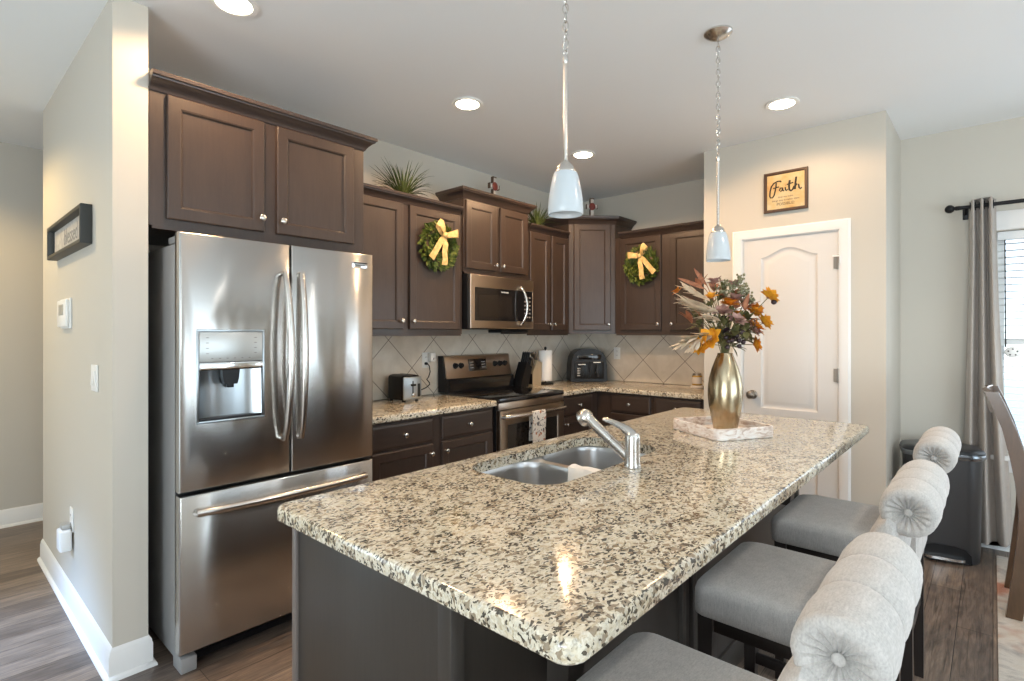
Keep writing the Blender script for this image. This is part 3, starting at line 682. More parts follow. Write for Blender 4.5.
# ------------------------------------------------------------------ range
t = thing('electric_range', 'stainless steel and black electric range between the counters', 'stove', (3.088, 2.88, 0)); T = Tr(-3.088, -2.88, 0); X0, X1 = 2.711, 3.467
m = MB(T); m.box(X0+.003, X1-.003, 2.58, 3.19, .02, .895, .003); m.build('oven_body', M['black'], t)
m = MB(T); m.box(X0, X1, 2.548, 3.10, .895, .926, .005); m.build('cooktop', M['blackgloss'], t)
m = MB(T); m.box(X0+.002, X1-.002, 2.552, 2.585, .845, .893, .003); m.build('front_trim', M['steel2'], t)
m = MB(T); a, b, c_, d_ = X0+.006, X1-.006, .22, .838; wx0, wx1, wz0, wz1 = X0+.09, X1-.09, .36, .735; bm = m.bm
def fr(x0, x1, z0, z1, y): return [(x0, y, z0), (x1, y, z0), (x1, y, z1), (x0, y, z1)]
m.loft([fr(a, b, c_, d_, 2.58), fr(a, b, c_, d_, 2.546), fr(a+.004, b-.004, c_+.004, d_-.004, 2.542), fr(wx0-.01, wx1+.01, wz0-.01, wz1+.01, 2.542), fr(wx0, wx1, wz0, wz1, 2.549)], cap1=False)
od = m.build('oven_door', M['steel2'], t)
m = MB(T); m.box(wx0-.001, wx1+.001, 2.549, 2.553, wz0-.001, wz1+.001); m.build('oven_window', M['ovenglass'], od)
m = MB(T); nn = 12; m.tube([(X0+.03, 2.546, .795)]+[(X0+.03+(X1-X0-.06)*i/nn, 2.520-.030*math.sin(math.pi*i/nn)**.6, .795+.006*math.sin(math.pi*i/nn)) for i in range(nn+1)]+[(X1-.03, 2.546, .795)], .0175, 14); m.build('oven_handle', M['nickel'], od)
m = MB(T); m.box(X0+.006, X1-.006, 2.545, 2.58, .045, .205, .005); dw = m.build('storage_drawer', M['steel2'], t)
# backguard
m = MB(T); m.prism([(3.085, .926), (3.195, .926), (3.195, 1.205), (3.150, 1.205), (3.125, 1.04), (3.085, 1.02)], X0, X1, 'x'); bgd = m.build('backguard', M['black'], t)
m = MB(T); m.prism([(3.112, 1.045), (3.142, 1.200), (3.150, 1.206), (3.158, 1.206), (3.135, 1.03), (3.105, 1.030)], X0+.012, X1-.004, 'x'); cp = m.build('control_panel', M['steel2'], bgd)
m = MB(T); m.box(X0+.02, X1-.006, 3.079, 3.086, .935, 1.020); m.build('lower_glass', M['blackgloss'], bgd)
def onpanel(x, f): # a point on the slanted control face, f from 0 (bottom) to 1 (top)
    return Tr(x, 3.112+.030*f, 1.045+.155*f) @ Rx(90-math.degrees(math.atan2(.030, .155)))
for x in (X0+.115, X0+.175, X0+.560, X0+.622, X0+.684):
    m = MB(T @ onpanel(x, .52)); m.lathe([(.024, -.001), (.024, .003), (.019, .006), (.017, .022), (.014, .025)], 18); m.box(-.004, .004, -.017, .017, .02, .028, .002); m.build('burner_knob', M['black'], cp)
m = MB(T @ onpanel(X0+.36, .52)); m.box(-.10, .10, -.048, .048, -.001, .002, .001); ds = m.build('display', M['blackgloss'], cp)
for i in range(3):
    for xx in (-.065, .065): MB(T @ onpanel(X0+.36, .52)).box(xx-.02, xx+.02, -.026+i*.022, -.018+i*.022, .002, .0028).build('display_button', M['ink2'], ds)
# towel on the oven handle
rings = []; tx0, tx1 = 2.985, 3.135; nn = 14
front = [(2.474, .79-.29*i/8) for i in range(9)]
path = [(2.507+.003, .60), (2.507, .70), (2.505, .78), (2.505, .803), (2.496, .8165), (2.486, .8185), (2.476, .812), (2.472, .795), (2.472, .74), (2.471, .66), (2.470, .58), (2.469, .50)]
for i in range(nn+1):
    u = i/nn; x = tx0+(tx1-tx0)*u; wv = .0035*math.sin(u*14)
    op = [(x+.006*math.sin(z*9)*(1 if k > 7 else 0), y+wv*(max(0, .8-z)*4 if k > 5 else 0)-(.002), z) for k, (y, z) in enumerate(path)]
    ip = [(x, y+(.004 if z < .81 else 0)*(1 if k > 5 else -1)+0, z-(.004 if z >= .81 else 0)) for k, (x, y, z) in enumerate(op)]
    rings.append(op+list(reversed(ip)))
m = MB(); m.loft(rings); tag(m.build('dish_towel', M['towel']), 'patterned dish towel hanging on the oven door handle', 'towel')

# ------------------------------------------------------------------ microwave
t = thing('microwave_oven', 'stainless over-the-range microwave with curved handle above the stove', 'microwave', (3.082, 2.9, 1.40)); T = Tr(-3.082, -2.9, -1.40); X0, X1 = 2.714, 3.449; FYm = 2.848
m = MB(T); m.box(X0, X1, FYm+.022, AY-.004, 1.412, 1.820, .003); m.build('microwave_body', M['black'], t)
m = MB(T); a, b, c_, d_ = X0+.012, X1, 1.418, 1.818; wx0, wx1, wz0, wz1 = X0+.055, X1-.012, 1.475, 1.725
m.loft([fr(a, b, c_, d_, FYm+.022), fr(a, b, c_, d_, FYm+.004), fr(a+.004, b-.004, c_+.004, d_-.004, FYm), fr(wx0, wx1, wz0, wz1, FYm), fr(wx0+.002, wx1-.002, wz0+.002, wz1-.002, FYm+.004)], cap1=False); md = m.build('microwave_door', M['steel2'], t)
m = MB(T); m.box(wx0, wx1, FYm+.003, FYm+.006, wz0, wz1); wn = m.build('door_glass', M['blackgloss'], md)
m = MB(T); m.box(wx0+.035, X0+.47, FYm+.0015, FYm+.004, wz0+.03, wz1-.055); m.build('viewing_window', M['ovenglass'], md)
m = MB(T); xh = X0+.565; nn = 14
m.tube([(xh+.02, FYm+.006, 1.455)]+[(xh+.02*math.cos(math.pi*i/nn*2)*0+.022*math.sin(math.pi*i/nn), FYm-.012-.045*math.sin(math.pi*i/nn)**.7, 1.450+.30*i/nn) for i in range(nn+1)]+[(xh, FYm+.006, 1.745)], .0105, 12); m.build('handle', M['nickel'], md)
m = MB(T)
for i in range(6):
    for j in range(3): m.box(X1-.115+j*.030, X1-.098+j*.030, FYm+.002, FYm+.0042, 1.505+i*.032, 1.517+i*.032)
m.build('keypad', M['ink2'], md)
text_mesh('lettering', 'FRIGIDAIRE', .017, T @ Tr(X0+.385, FYm+.0022, 1.700) @ Rx(90), M['white'], md)
m = MB(T); m.box(X0+.40, X1-.01, 2.90, 3.05, 1.385, 1.412, .004); m.build('underside_vent', M['black'], t)

# ------------------------------------------------------------------ bar stools
def make_stool():
    t = thing('bar_stool', 'x', 'stool')
    w2 = .225
    m = MB()                                                                     # crowned seat cushion
    rings = []
    for z, i, r in ((.552, .006, .03), (.556, .001, .034), (.580, -.001, .036), (.618, -.001, .038), (.636, .003, .042), (.647, .011, .05), (.654, .026, .055), (.659, .07, .06), (.662, .14, .05)):
        rings.append([(x, y, z) for x, y in rrect(-w2+i, w2-i, .195+i, .668-i, r, 6)])
    m.loft(rings); st = m.build('seat', M['stoolfab'], t, 60)
    # backrest pad, full width, curving up into a separate rolled top; both channelled across x
    cy, cz, rr, wr = .150, .957, .058, .188
    pad = [(.252, .60), (.254, .66), (.252, .72), (.247, .78), (.238, .84), (.226, .89), (.208, .925), (.190, .94), (.172, .93), (.166, .89), (.172, .84), (.180, .78), (.187, .72), (.191, .66), (.192, .60)]
    roll = [(cy+rr*math.cos(2*math.pi*i/24), cz+rr*math.sin(2*math.pi*i/24)) for i in range(24)]
    def channelled(prof, w_, bounds, puff0, ends):
        xs = []; rings = []; nP = len(prof); my = sum(p_[0] for p_ in prof)/nP; mz = sum(p_[1] for p_ in prof)/nP
        for k in range(len(bounds)-1):
            a, b = bounds[k], bounds[k+1]
            for q in (0.0, .03, .09, .22, .5, .78, .91, .97): xs.append((a+(b-a)*q, q))
        xs.append((bounds[-1], 1.0))
        rows = [(x, (puff0*(math.sin(math.pi*q)**.40) if 0 < q < 1 else 0)-.003, 1.0) for x, q in xs]
        if ends: rows = [(rows[0][0]-dx, -.003, s_) for dx, s_ in ((.016, .86), (.012, .94), (.006, .985))]+rows+[(rows[-1][0]+dx, -.003, s_) for dx, s_ in ((.006, .985), (.012, .94), (.016, .86))]
        for x, puff, s_ in rows:
            ring = []
            for i, (y, z) in enumerate(prof):
                y0_, z0_ = prof[i-1]; y1_, z1_ = prof[(i+1) % nP]; ty, tz = y1_-y0_, z1_-z0_; L = math.hypot(ty, tz) or 1
                ring.append((x, my+(y-my)*s_+tz/L*puff, mz+(z-mz)*s_-ty/L*puff))
            rings.append(ring)
        m = MB(); m.loft(rings); return m
    bk = channelled(pad, w2, [-w2+.012, -.076, .074, w2-.012], .006, True).build('backrest', M['stoolfab'], t, 50)
    rl = channelled(roll, wr, [-wr, -.066, .064, wr], .0065, False).build('scroll_roll', M['stoolfab'], bk, 50)
    for sgn in (-1, 1):                                                          # pleated scroll ends gathered to a button
        m = MB(); rg = []
        for rad, out in ((.99, -.006), (1.0, .006), (.95, .016), (.80, .022), (.6, .019), (.42, .011), (.2, .007), (.1, .007)):
            rg.append([(sgn*(wr+out-(.006 if k % 2 else 0)*(1 if rad < .97 else .2)), cy+rr*rad*math.cos(2*math.pi*k/32), cz+rr*rad*math.sin(2*math.pi*k/32)) for k in range(32)])
        m.sphere((sgn*(wr+.006), cy, cz), .009, 12, 8, (.6, 1, 1)); m.loft(rg); m.build('scroll_end', M['stoolfab'], bk, 60)
    def leg(x0, y0, x1, y1, ztop, s0=.021, s1=.015):
        m = MB(); m.loft([[(x+sx*s, y+sy*s, z) for sx, sy in ((-1, -1), (1, -1), (1, 1), (-1, 1))] for x, y, z, s in ((x1, y1, 0, s1), (x0, y0, ztop-.05, s0), (x0, y0, ztop, s0))]); return m.build('leg', M['legwood'], t)
    leg(-.195, .630, -.197, .634, .557); leg(.195, .630, .197, .634, .557); leg(-.195, .228, -.197, .222, .60); leg(.195, .228, .200, .222, .60)
    for x in (-.195, .195):
        m = MB(); m.box(x-.010, x+.010, .228, .632, .235, .268, .002); m.build('stretcher', M['legwood'], t)
    m = MB(); m.box(-.195, .195, .620, .645, .165, .205, .002); m.build('footrest', M['legwood'], t)
    m = MB(); m.box(-.195, .195, .215, .233, .30, .33, .002); m.build('stretcher', M['legwood'], t)
    m = MB(); m.box(-.20, .20, .22, .645, .505, .556, .003); m.build('seat_frame', M['legwood'], t)
    return t
SX = (1.000, 1.768, 2.515)
lab = ('grey upholstered bar stool nearest the camera, at the near end of the island', 'grey upholstered bar stool in the middle of the three at the island', 'grey upholstered bar stool at the far end of the island, nearest the pantry door')
s0 = make_stool()
stools = [s0, copy_tree(s0), copy_tree(s0)]
for o, x, l in zip(stools, SX, lab): o.location = (x, 0, 0); tag(o, l, 'stool', 'scroll back stools along the island')
m = MB(); m.lathe([(.011, .512), (.0125, .515), (.0125, .56), (.011, .563)], 14, Tr(1.602-SX[1], .49, 0)); tag(m.build('plastic_cap', M['white'], stools[1]), 'white plastic piece')

# ------------------------------------------------------------------ dining chair, rug, trash can, curtain, blind
m = MB(); m.box(1.2, 4.47, -2.6, -.016, .0005, .011, .004, 2)
tag(m.build('area_rug', M['rug']), 'beige and rust patterned area rug under the dining chair', 'rug')
t = thing('dining_chair', 'brown wooden dining chair with curved back posts at the right edge', 'chair', (3.72, -.30, .011)); T = Tr(-3.72, .30, -.011)
def post(x):
    ys = [(-.075, .012), (-.088, .12), (-.105, .28), (-.118, .42), (-.122, .52), (-.112, .64), (-.090, .78), (-.058, .92), (-.020, 1.03), (.006, 1.095)]
    m = MB(T); m.loft([[(x+sx*.018, y+sy*(.030 if z < .8 else .026), z) for sx, sy in ((-1, -1), (1, -1), (1, 1), (-1, 1))] for y, z in ys]); return m.build('back_post', M['chairwood'], t)
post(3.535); post(3.945)
m = MB(T); m.loft([[(3.535+.41*i/8, y+.0+.022*math.sin(math.pi*i/8), z) for y, z in ((-.028, .99), (-.008, .985), (.022, 1.09), (.002, 1.10))] for i in range(9)]); m.build('top_rail', M['chairwood'], t)
for k in range(4):
    x = 3.60+k*.093; m = MB(T); m.loft([[(x+sx*.016, y+sy*.006, z) for sx, sy in ((-1, -1), (1, -1), (1, 1), (-1, 1))] for y, z in ((-.118, .50), (-.105, .66), (-.072, .84), (-.018, 1.00))]); m.build('back_slat', M['chairwood'], t)
m = MB(T); m.box(3.50, 3.98, -.56, -.125, .45, .475, .01); m.box(3.535, 3.945, -.54, -.10, .40, .45); m.build('seat', M['chairwood'], t)
for x in (3.54, 3.94):
    m = MB(T); m.box(x-.02, x+.02, -.55, -.51, .011, .40, .003); m.build('front_leg', M['chairwood'], t)
    m = MB(T); m.box(x-.008, x+.008, -.53, -.10, .18, .21, .002); m.build('stretcher', M['chairwood'], t)

t = thing('trash_can', 'dark grey step trash can with steel rimmed lid against the right wall', 'trash can', (4.312, .244, 0), R(-80))
def drect(w, d, s=1.0, r=.09): return rrect(-w/2*s, w/2*s, -d/2*s, d/2*s, r*s, 8)
m = MB(); m.loft([[(x, y, z) for x, y in drect(.39, .30, s)] for z, s in ((0, .90), (.012, .92), (.02, .925), (.60, .985), (.625, .985))]); m.build('bin_body', M['trashbody'], t)
m = MB(); m.loft([[(x, y, z) for x, y in drect(.41, .32, s, .095)] for z, s in ((.622, .985), (.632, 1.01), (.645, 1.02), (.655, 1.0))]); m.build('lid_rim', M['rimsteel'], t)
m = MB(); m.loft([[(x, y, z) for x, y in drect(.40, .31, s, .09)] for z, s in ((.650, 1.02), (.664, 1.02), (.676, .97), (.684, .8), (.688, .5))]); m.build('lid', M['trashlid'], t)
m = MB(); m.prism([(-.13, .005), (.13, .005), (.125, .06), (.10, .088), (.05, .102), (-.05, .102), (-.10, .088), (-.125, .06)], -.150, -.137, 'y'); m.build('pedal_recess', M['black'], t)
m = MB(); m.loft([[(x*.75, -.137+y*.5-.022, z) for x, y in rrect(-.13, .13, -.06, .06, .055, 6)] for z in (.022, .034, .037)]); m.build('pedal', M['chrome'], t)

RXp = BX-.075
t = thing('curtain_rod', 'black curtain rod with a ball finial above the dining window', 'curtain rod', (RXp, -1, 2.19)); T = Tr(-RXp, 1, -2.19)
m = MB(T); m.tube([(RXp, .165, 2.20), (RXp, -2.0, 2.20)], .0125, 12); m.build('rod', M['iron'], t)
m = MB(T); m.tube([(RXp, .160, 2.20), (RXp, .182, 2.20), (RXp, .190, 2.20)], [.014, .014, .009], 12); m.sphere((RXp, .213, 2.20), .027); m.build('finial', M['iron'], t)
m = MB(T); m.tube([(RXp, .135, 2.20), (RXp+.02, .135, 2.172), (BX-.004, .135, 2.165)], .007, 8); m.box(BX-.006, BX, .120, .150, 2.13, 2.20, .002); m.build('bracket', M['iron'], t)
t = thing('curtain', 'taupe grommet curtain panel hanging left of the dining window', 'curtain', (RXp, .0, .05)); T = Tr(-RXp, 0, -.05)
rows = []; nZ = 22; nU = 72
for j in range(nZ+1):
    v = j/nZ; z = 2.235+(.055-2.235)*v
    y1 = .118+.055*max(0, v-.15)**1.1; y0 = -.012-.085*v**1.6
    row = []
    for i in range(nU+1):
        u = i/nU; ph = u*2*math.pi*3.0
        amp = .043+.006*v
        y = y1+(y0-y1)*(u+.018*math.sin(ph*2+1))
        x = RXp-.002+amp*math.cos(ph)*(1-.15*math.sin(u*5+v*2))-.010*v*math.sin(u*9+v*3)
        zz = z+(.006*math.cos(ph*2) if j == 0 else 0)
        row.append((x-.01*v, y, zz))
    rows.append(row)
m = MB(T)
fr_ = [[(x, y, z) for x, y, z in r] for r in rows]; bk_ = [[(x+.004, y-.0015, z) for x, y, z in r] for r in rows]
m.loft([a+list(reversed(b)) for a, b in zip(fr_, bk_)]); m.build('curtain_panel', M['curtain'], t, 70)
for k in range(6):
    ph = (k+.5)/6; yk = .118+(-.012-.118)*ph
    m = MB(T); m.torus((RXp, yk, 2.20), .024, .004, Rx(90) @ Ry(0), 18, 6); m.build('grommet', M['iron'], t)

t = thing('window_blind', 'white horizontal slat blind lowered over the dining window', 'blind', (BX+.03, ym, WZ1)); T = Tr(-BX-.03, -ym, -WZ1)
m = MB(T); m.box(BX+.004, BX+.042, WY0+.006, WY1-.006, WZ1-.058, WZ1-.004, .003); m.build('head_rail', M['blind'], t)
m = MB(T)
for i in range(32):
    z = WZ1-.082-i*.0435
    if z > WZ0+.03: m.box(-.0235, .0235, WY0+.012, WY1-.012, -.0014, .0014, M=Tr(BX+.024, 0, z) @ Ry(5))
m.build('slats', M['blind'], t)
m = MB(T); m.box(BX+.008, BX+.040, WY0+.012, WY1-.012, WZ0+.004, WZ0+.024, .003); m.build('bottom_rail', M['blind'], t)
m = MB(T)
for yy in (-.30, -.95, -1.6): m.tube([(BX-.001, yy, WZ1-.06), (BX-.001, yy, WZ0+.02)], .0012, 5)
m.build('ladder_cord', M['blind'], t)
m = MB(T); m.tube([(BX-.012, WY1-.042, WZ1-.06), (BX-.012, WY1-.045, 1.29)], .0035, 8); wd_ = m.build('tilt_wand', M['darkgrey'], t)
m = MB(T); m.sphere((BX-.016, WY1-.078, 1.262), .040, 16, 10, (.35, 1, .9)); pl_ = m.build('wand_pull', M['white'], wd_)
m = MB(T)
for k in range(5):
    a = R(90+72*k); m.sphere((BX-.0285, WY1-.078+.022*math.cos(a), 1.262+.020*math.sin(a)), .0045, 8, 6, (.5, 1, 1))
m.build('pull_hole', M['darkgrey'], pl_)

# ------------------------------------------------------------------ ceiling lamps and pendants
cans = [(.882, 2.322, 'recessed ceiling light above the refrigerator'), (2.187, 2.312, 'recessed ceiling light in front of the microwave cabinets'), (3.392, 2.315, 'recessed ceiling light nearest the kitchen corner'), (3.423, .927, 'recessed ceiling light in front of the framed sign')]
def make_can():
    t = thing('ceiling_light', 'x', 'light')
    m = MB(); m.lathe([(.066, -.002), (.090, -.002), (.094, -.006), (.090, -.010), (.070, -.010), (.066, -.006), (.066, -.002)], 32, cap0=False, cap1=False); m.build('trim_ring', M['trim'], t)
    m = MB(); m.lathe([(.066, -.005), (.058, -.013), (.036, -.018), (.001, -.020)], 28); m.build('lamp', M['canlight'], t)
    return t
k0 = make_can(); allc = [k0]+[copy_tree(k0) for _ in range(len(cans)-1)]
def spot(name, loc, p, ang=150, col=WARM, r=.05):
    l = bpy.data.lights.new(name, 'SPOT'); l.energy = p; l.spot_size = R(ang); l.spot_blend = .35; l.color = col; l.shadow_soft_size = r
    o = bpy.data.objects.new(name, l); COL.objects.link(o); o.location = loc; return o
for o, (x, y, l) in zip(allc, cans):
    o.location = (x, y, C); tag(o, l, 'light', 'recessed ceiling lights'); spot('can_beam', (x, y, C-.024), 27 if y < 2 else (58 if x < 1 else 88), 162, (1, .63, .34))
spot('hall_beam', (-.35, 4.25, C-.03), 74, 150, (1, .70, .30))
spot('fill_spot_rear', (.2, -1.6, C-.03), 34, 150, (.95, .97, 1)); spot('fill_spot_stools', (2.2, -.75, C-.03), 46, 150, (1, .93, .84))  # added fill spots without fixtures, lifting the room and the stool seats

def make_pendant(dz):
    t = thing('pendant_light', 'x', 'pendant light')                            # origin at the canopy on the ceiling
    m = MB(); m.lathe([(.001, -.030), (.016, -.029), (.034, -.024), (.052, -.014), (.061, -.006), (.062, 0)], 32); m.build('canopy', M['nickel'], t)
    m = MB(); z = -.034; k = 0
    m.torus((0, 0, -.034), .009, .002, Rx(90), 14, 6)
    while z > -.50-dz:
        m.torus((0, 0, z-.015), .0082, .0019, Rz(90*(k % 2)+20) @ Rx(90), 14, 6, 1.9); z -= .0262; k += 1
    m.build('chain', M['nickel'], t)
    m = MB(); m.tube([(.006*math.sin(i*1.5), .006*math.cos(i*1.5), -.03-(.48+dz)*i/30) for i in range(31)], .0014, 6); m.build('cord', M['nickel'], t)
    D = Tr(0, 0, -dz)
    m = MB(D); m.torus((0, 0, -.518), .009, .002, Rx(90), 14, 6); m.lathe([(.003, -.526), (.0075, -.530), (.0085, -.545), (.006, -.549), (.0058, -.552), (.0058, -.850), (.009, -.853)], 16); m.build('stem', M['nickel'], t)
    m = MB(D); m.lathe([(.006, -.838), (.012, -.842), (.019, -.850), (.026, -.860), (.030, -.872), (.030, -.880), (.010, -.880)], 24); m.build('socket_cap', M['nickel'], t)
    m = MB(D); out = [(.026, -.872), (.034, -.876), (.0385, -.887), (.043, -.908), (.0475, -.932), (.051, -.958), (.0530, -.984), (.0525, -.998)]
    inn = [(r-.0035, z) for r, z in reversed(out[1:])]
    m.lathe(out+[(.0508, -1.0005)]+inn, 36, cap0=False, cap1=False); m.build('glass_shade', M['frost'], t)
    m = MB(D); m.lathe([(.001, -.975), (.012, -.972), (.021, -.960), (.024, -.945), (.020, -.928), (.012, -.910), (.011, -.88)], 20); m.build('bulb', M['white'], t)
    return t
p0 = make_pendant(.004); p1 = make_pendant(.030)
p0.location = (1.300, .950, C); p1.location = (2.428, .925, C)
tag(p0, 'white glass pendant light hanging over the island sink, the nearer and larger in view', 'pendant light', 'island pendants')
tag(p1, 'white glass pendant light hanging over the flower vase, the farther one', 'pendant light', 'island pendants')

# ------------------------------------------------------------------ island tray, vase, flowers
tcx, tcy = 2.532, .950
t = thing('serving_tray', 'square whitewashed tray with rounded corners on the island', 'tray', (tcx, tcy, .9155), R(59.7))
m = MB(); o1 = lambda i, z: [(x, y, z) for x, y in rrect(-.172+i, .172-i, -.158+i, .158-i, .034-i*.8, 7)]
m.loft([o1(.003, 0), o1(0, .003), o1(0, .049), o1(.002, .051), o1(.008, .051), o1(.010, .049), o1(.011, .013), o1(.014, .010)]); m.build('tray_body', M['marble'], t)
t = thing('flower_vase', 'tall gold metallic vase standing on the island tray', 'vase', (2.566, .944, .9262))
m = MB(); m.lathe([(.001, 0), (.050, 0), (.053, .004), (.058, .03), (.066, .07), (.074, .115), (.0785, .16), (.078, .20), (.072, .245), (.060, .29), (.046, .328), (.036, .352), (.034, .362), (.031, .362), (.033, .35), (.03, .32)], 40, cap1=False); m.build('vase_body', M['gold'], t)
f0 = thing('flower_arrangement', 'autumn bouquet of orange flowers and cream plumes in the gold vase', 'flowers', (2.566, .944, 1.285))
ra = Vector((.667, -.745, 0)); rb = Vector((.745, .667, 0)); rz = Vector((0, 0, 1))
def fp(a, b, z): return ra*a+rb*b+rz*z
def ab(u, v, b=0): return fp((u-723)*.0048, b, (352-v)*.0048)
stems = MB()
def stem(p, r=.0022):
    st = Vector((rnd.uniform(-.012, .012), rnd.uniform(-.012, .012), -.02)); mid = st*.45+p*.55+Vector((0, 0, .03)); stems.tube([st, st+Vector((0, 0, .05))+(p-st)*.12, mid, p], r, 5)
def flower(p, r, mname, petals=9, face=None, centre='rustleaf'):
    stem(p); face = (face or (p-Vector((0, 0, .02)))).normalized(); m = MB()
    u = face.cross(rz if abs(face.z) < .9 else ra).normalized(); v = face.cross(u)
    for ly in range(2):
        for k in range(petals):
            a = 2*math.pi*(k+.5*ly)/petals+rnd.uniform(-.15, .15); d = (u*math.cos(a)+v*math.sin(a))*(1 if ly == 0 else .75)+face*(.35+.45*ly)
            m.blade(p, d, r*rnd.uniform(.9, 1.2), r*.72, .25, face, 5, .3)
    o = m.build('bloom', M[mname], f0, 180); c = MB(); c.sphere(p+face*r*.10, r*.16, 10, 7); c.build('bloom_centre', M[centre], o); return o
for u, v, b, r, c in ((705, 338, -.06, .062, 'yellow'), (697, 343, -.05, .055, 'yellow'), (752, 312, .02, .042, 'orange'), (759, 322, -.01, .045, 'yellow'), (747, 327, -.05, .045, 'orange'), (765, 297, .0, .050, 'yellow'), (748, 343, -.03, .042, 'orange'), (723, 305, -.05, .045, 'orange'), (707, 298, -.03, .036, 'yellow'), (678, 291, .02, .028, 'orange'), (742, 316, .06, .04, 'orange'), (758, 309, .05, .035, 'orange')):
    flower(ab(u, v, b), r, c, 8)
for u, v, b, r in ((716, 313, -.06, .048), (729, 300, -.04, .045), (744, 330, -.07, .040), (733, 286, .03, .04), (713, 283, .0, .042), (727, 321, -.08, .045)):
    flower(ab(u, v, b), r, 'mauve', 7)
def plume(u0, v0, u1, v1, b, n=34, L=.07):
    m = MB(); p0_, p1_ = ab(u0, v0, b), ab(u1, v1, b-.03); stem(p0_)
    for i in range(n):
        k = i/n; p = p0_.lerp(p1_, k*.75); d = (p1_-p0_).normalized()+Vector((rnd.uniform(-.35, .35), rnd.uniform(-.35, .35), rnd.uniform(-.28, .32)))
        m.blade(p, d, L*rnd.uniform(.6, 1.15), .026*rnd.uniform(.7, 1.3), .12, None, 4, .1)
    m.build('cream_plume', M['cream'], f0, 180)
plume(710, 308, 673, 299, -.02, 40, .085); plume(704, 301, 676, 287, -.05, 26, .075); plume(703, 336, 671, 343, -.03, 36, .075); plume(712, 320, 690, 315, -.08, 20, .06); plume(700, 330, 680, 352, -.04, 14, .06); plume(712, 312, 678, 306, -.06, 34, .085); plume(708, 332, 674, 338, -.05, 30, .08)
def leaves(name, mname, spots, L, w, n=5, spread=.6, droop=.5):
    for (u, v, b) in spots:
        p = ab(u, v, b); stem(p, .0016); m = MB()
        for k in range(n):
            d = p.normalized()+Vector((rnd.uniform(-spread, spread), rnd.uniform(-spread, spread), rnd.uniform(-spread, spread)))
            m.blade(p, d, L*rnd.uniform(.7, 1.2), w*rnd.uniform(.8, 1.2), droop, None, 6, .2)
        m.build(name, M[mname], f0, 180)
leaves('rust_leaf', 'rustleaf', ((694, 305, .0), (700, 287, .03), (690, 322, .0), (716, 290, .05), (738, 310, -.05), (703, 318, .03)), .075, .026, 4, .5)
leaves('olive_leaf', 'olive', ((720, 325, -.03), (708, 322, .0), (733, 318, -.04), (727, 335, -.06), (740, 325, .0), (700, 325, .03), (715, 335, .02), (735, 300, .02), (725, 290, .03), (712, 305, .04), (738, 338, -.02), (695, 316, .03), (730, 345, .0), (718, 342, .0), (724, 312, -.02), (716, 300, .0), (742, 305, .02), (748, 335, .03), (706, 312, .02), (728, 326, -.07), (712, 334, -.04), (738, 330, -.06), (745, 318, .0)), .062, .024, 7, 1.0)
leaves('bronze_leaf', 'rustleaf', ((730, 308, -.04), (742, 322, -.04), (722, 298, .02), (750, 325, .02), (736, 295, .04)), .055, .026, 6, .9)
leaves('dark_foliage', 'plum', ((726, 338, -.05), (722, 322, .02), (736, 336, .02), (732, 330, -.03), (719, 331, -.05), (730, 342, .03)), .045, .022, 8, 1.1)
for pts in (((712, 300), (704, 288), (692, 282), (679, 281)), ((712, 300), (706, 285), (699, 275), (701, 266))):
    m = MB(); q = [ab(u, v, .01*i) for i, (u, v) in enumerate(pts)]; stem(q[0], .0016); m.tube(q[:3], .0018, 6); m.blade(q[1], q[2]-q[1], (q[3]-q[1]).length*1.1, .020, -.1 if pts[3][0] > 690 else .12, rb, 7, .2); m.build('strap_leaf', M['rustleaf'], f0, 180)
for (u, v, b) in ((740, 277, .02), (731, 283, .0), (747, 292, .02), (752, 299, .03), (737, 290, -.03), (725, 283, .03), (745, 285, .06), (722, 290, -.02)):
    p = ab(u, v, b); stem(p, .0014); m = MB()
    for k in range(16):
        q = p+Vector((rnd.gauss(0, .016), rnd.gauss(0, .016), rnd.gauss(0, .010))); m.tube([p-Vector((0, 0, .03)), q], .0009, 4); m.sphere(q, rnd.uniform(.004, .0075), 7, 5)
    m.build('seed_head', M['sage'], f0, 60)
for k in range(10): MB().sphere(ab(727+rnd.uniform(-9, 9), 338+rnd.uniform(-8, 8), -.07+rnd.uniform(-.02, .02)), .011, 10, 7).build('berry', M['plum'], f0, 60)
MB().sphere(ab(771, 301, .0), .013, 10, 7).build('berry', M['plum'], f0, 60)
stems.build('stems', M['olive'], f0, 60)

# ------------------------------------------------------------------ things on the counters
t = thing('toaster', 'black two slot toaster with chrome front on the counter beside the refrigerator', 'toaster', (2.28, 3.04, .9155)); m = MB()
m.loft([[(x, y, z) for x, y in rrect(-.078+i, .078-i, -.078, .10, .022, 5)] for z, i in ((.012, .004), (.018, 0), (.150, 0), (.168, .004), (.176, .014), (.179, .03))]); bd_ = m.build('toaster_body', M['black'], t)
m = MB(); m.box(-.076, .076, -.090, -.076, .012, .168, .012, 3); fp_ = m.build('end_plate', M['recess'], t)
m = MB(); m.box(-.018, .018, -.105, -.088, .105, .120, .004); m.build('lever', M['black'], fp_)
m = MB(); m.box(-.004, .004, -.093, -.088, .05, .14, .001); m.box(.040, .062, -.093, -.088, .03, .12, .003); m.build('button_strip', M['darkgrey'], fp_)
m = MB(); m.lathe([(.014, 0), (.013, .012), (.010, .014)], 16, Tr(0, -.089, .045) @ Rx(90)); m.build('dial', M['nickel'], fp_)
for x in (-.032, .032):
    m = MB(); m.box(x-.012, x+.012, -.06, .085, .1785, .181, .001); m.build('slot', M['darkgrey'], t)
for sx_ in (-1, 1):
    for yy in (-.06, .08):
        m = MB(); m.lathe([(.012, 0), (.010, .014)], 12, Tr(sx_*.055, yy, 0)); m.build('foot', M['black'], t)
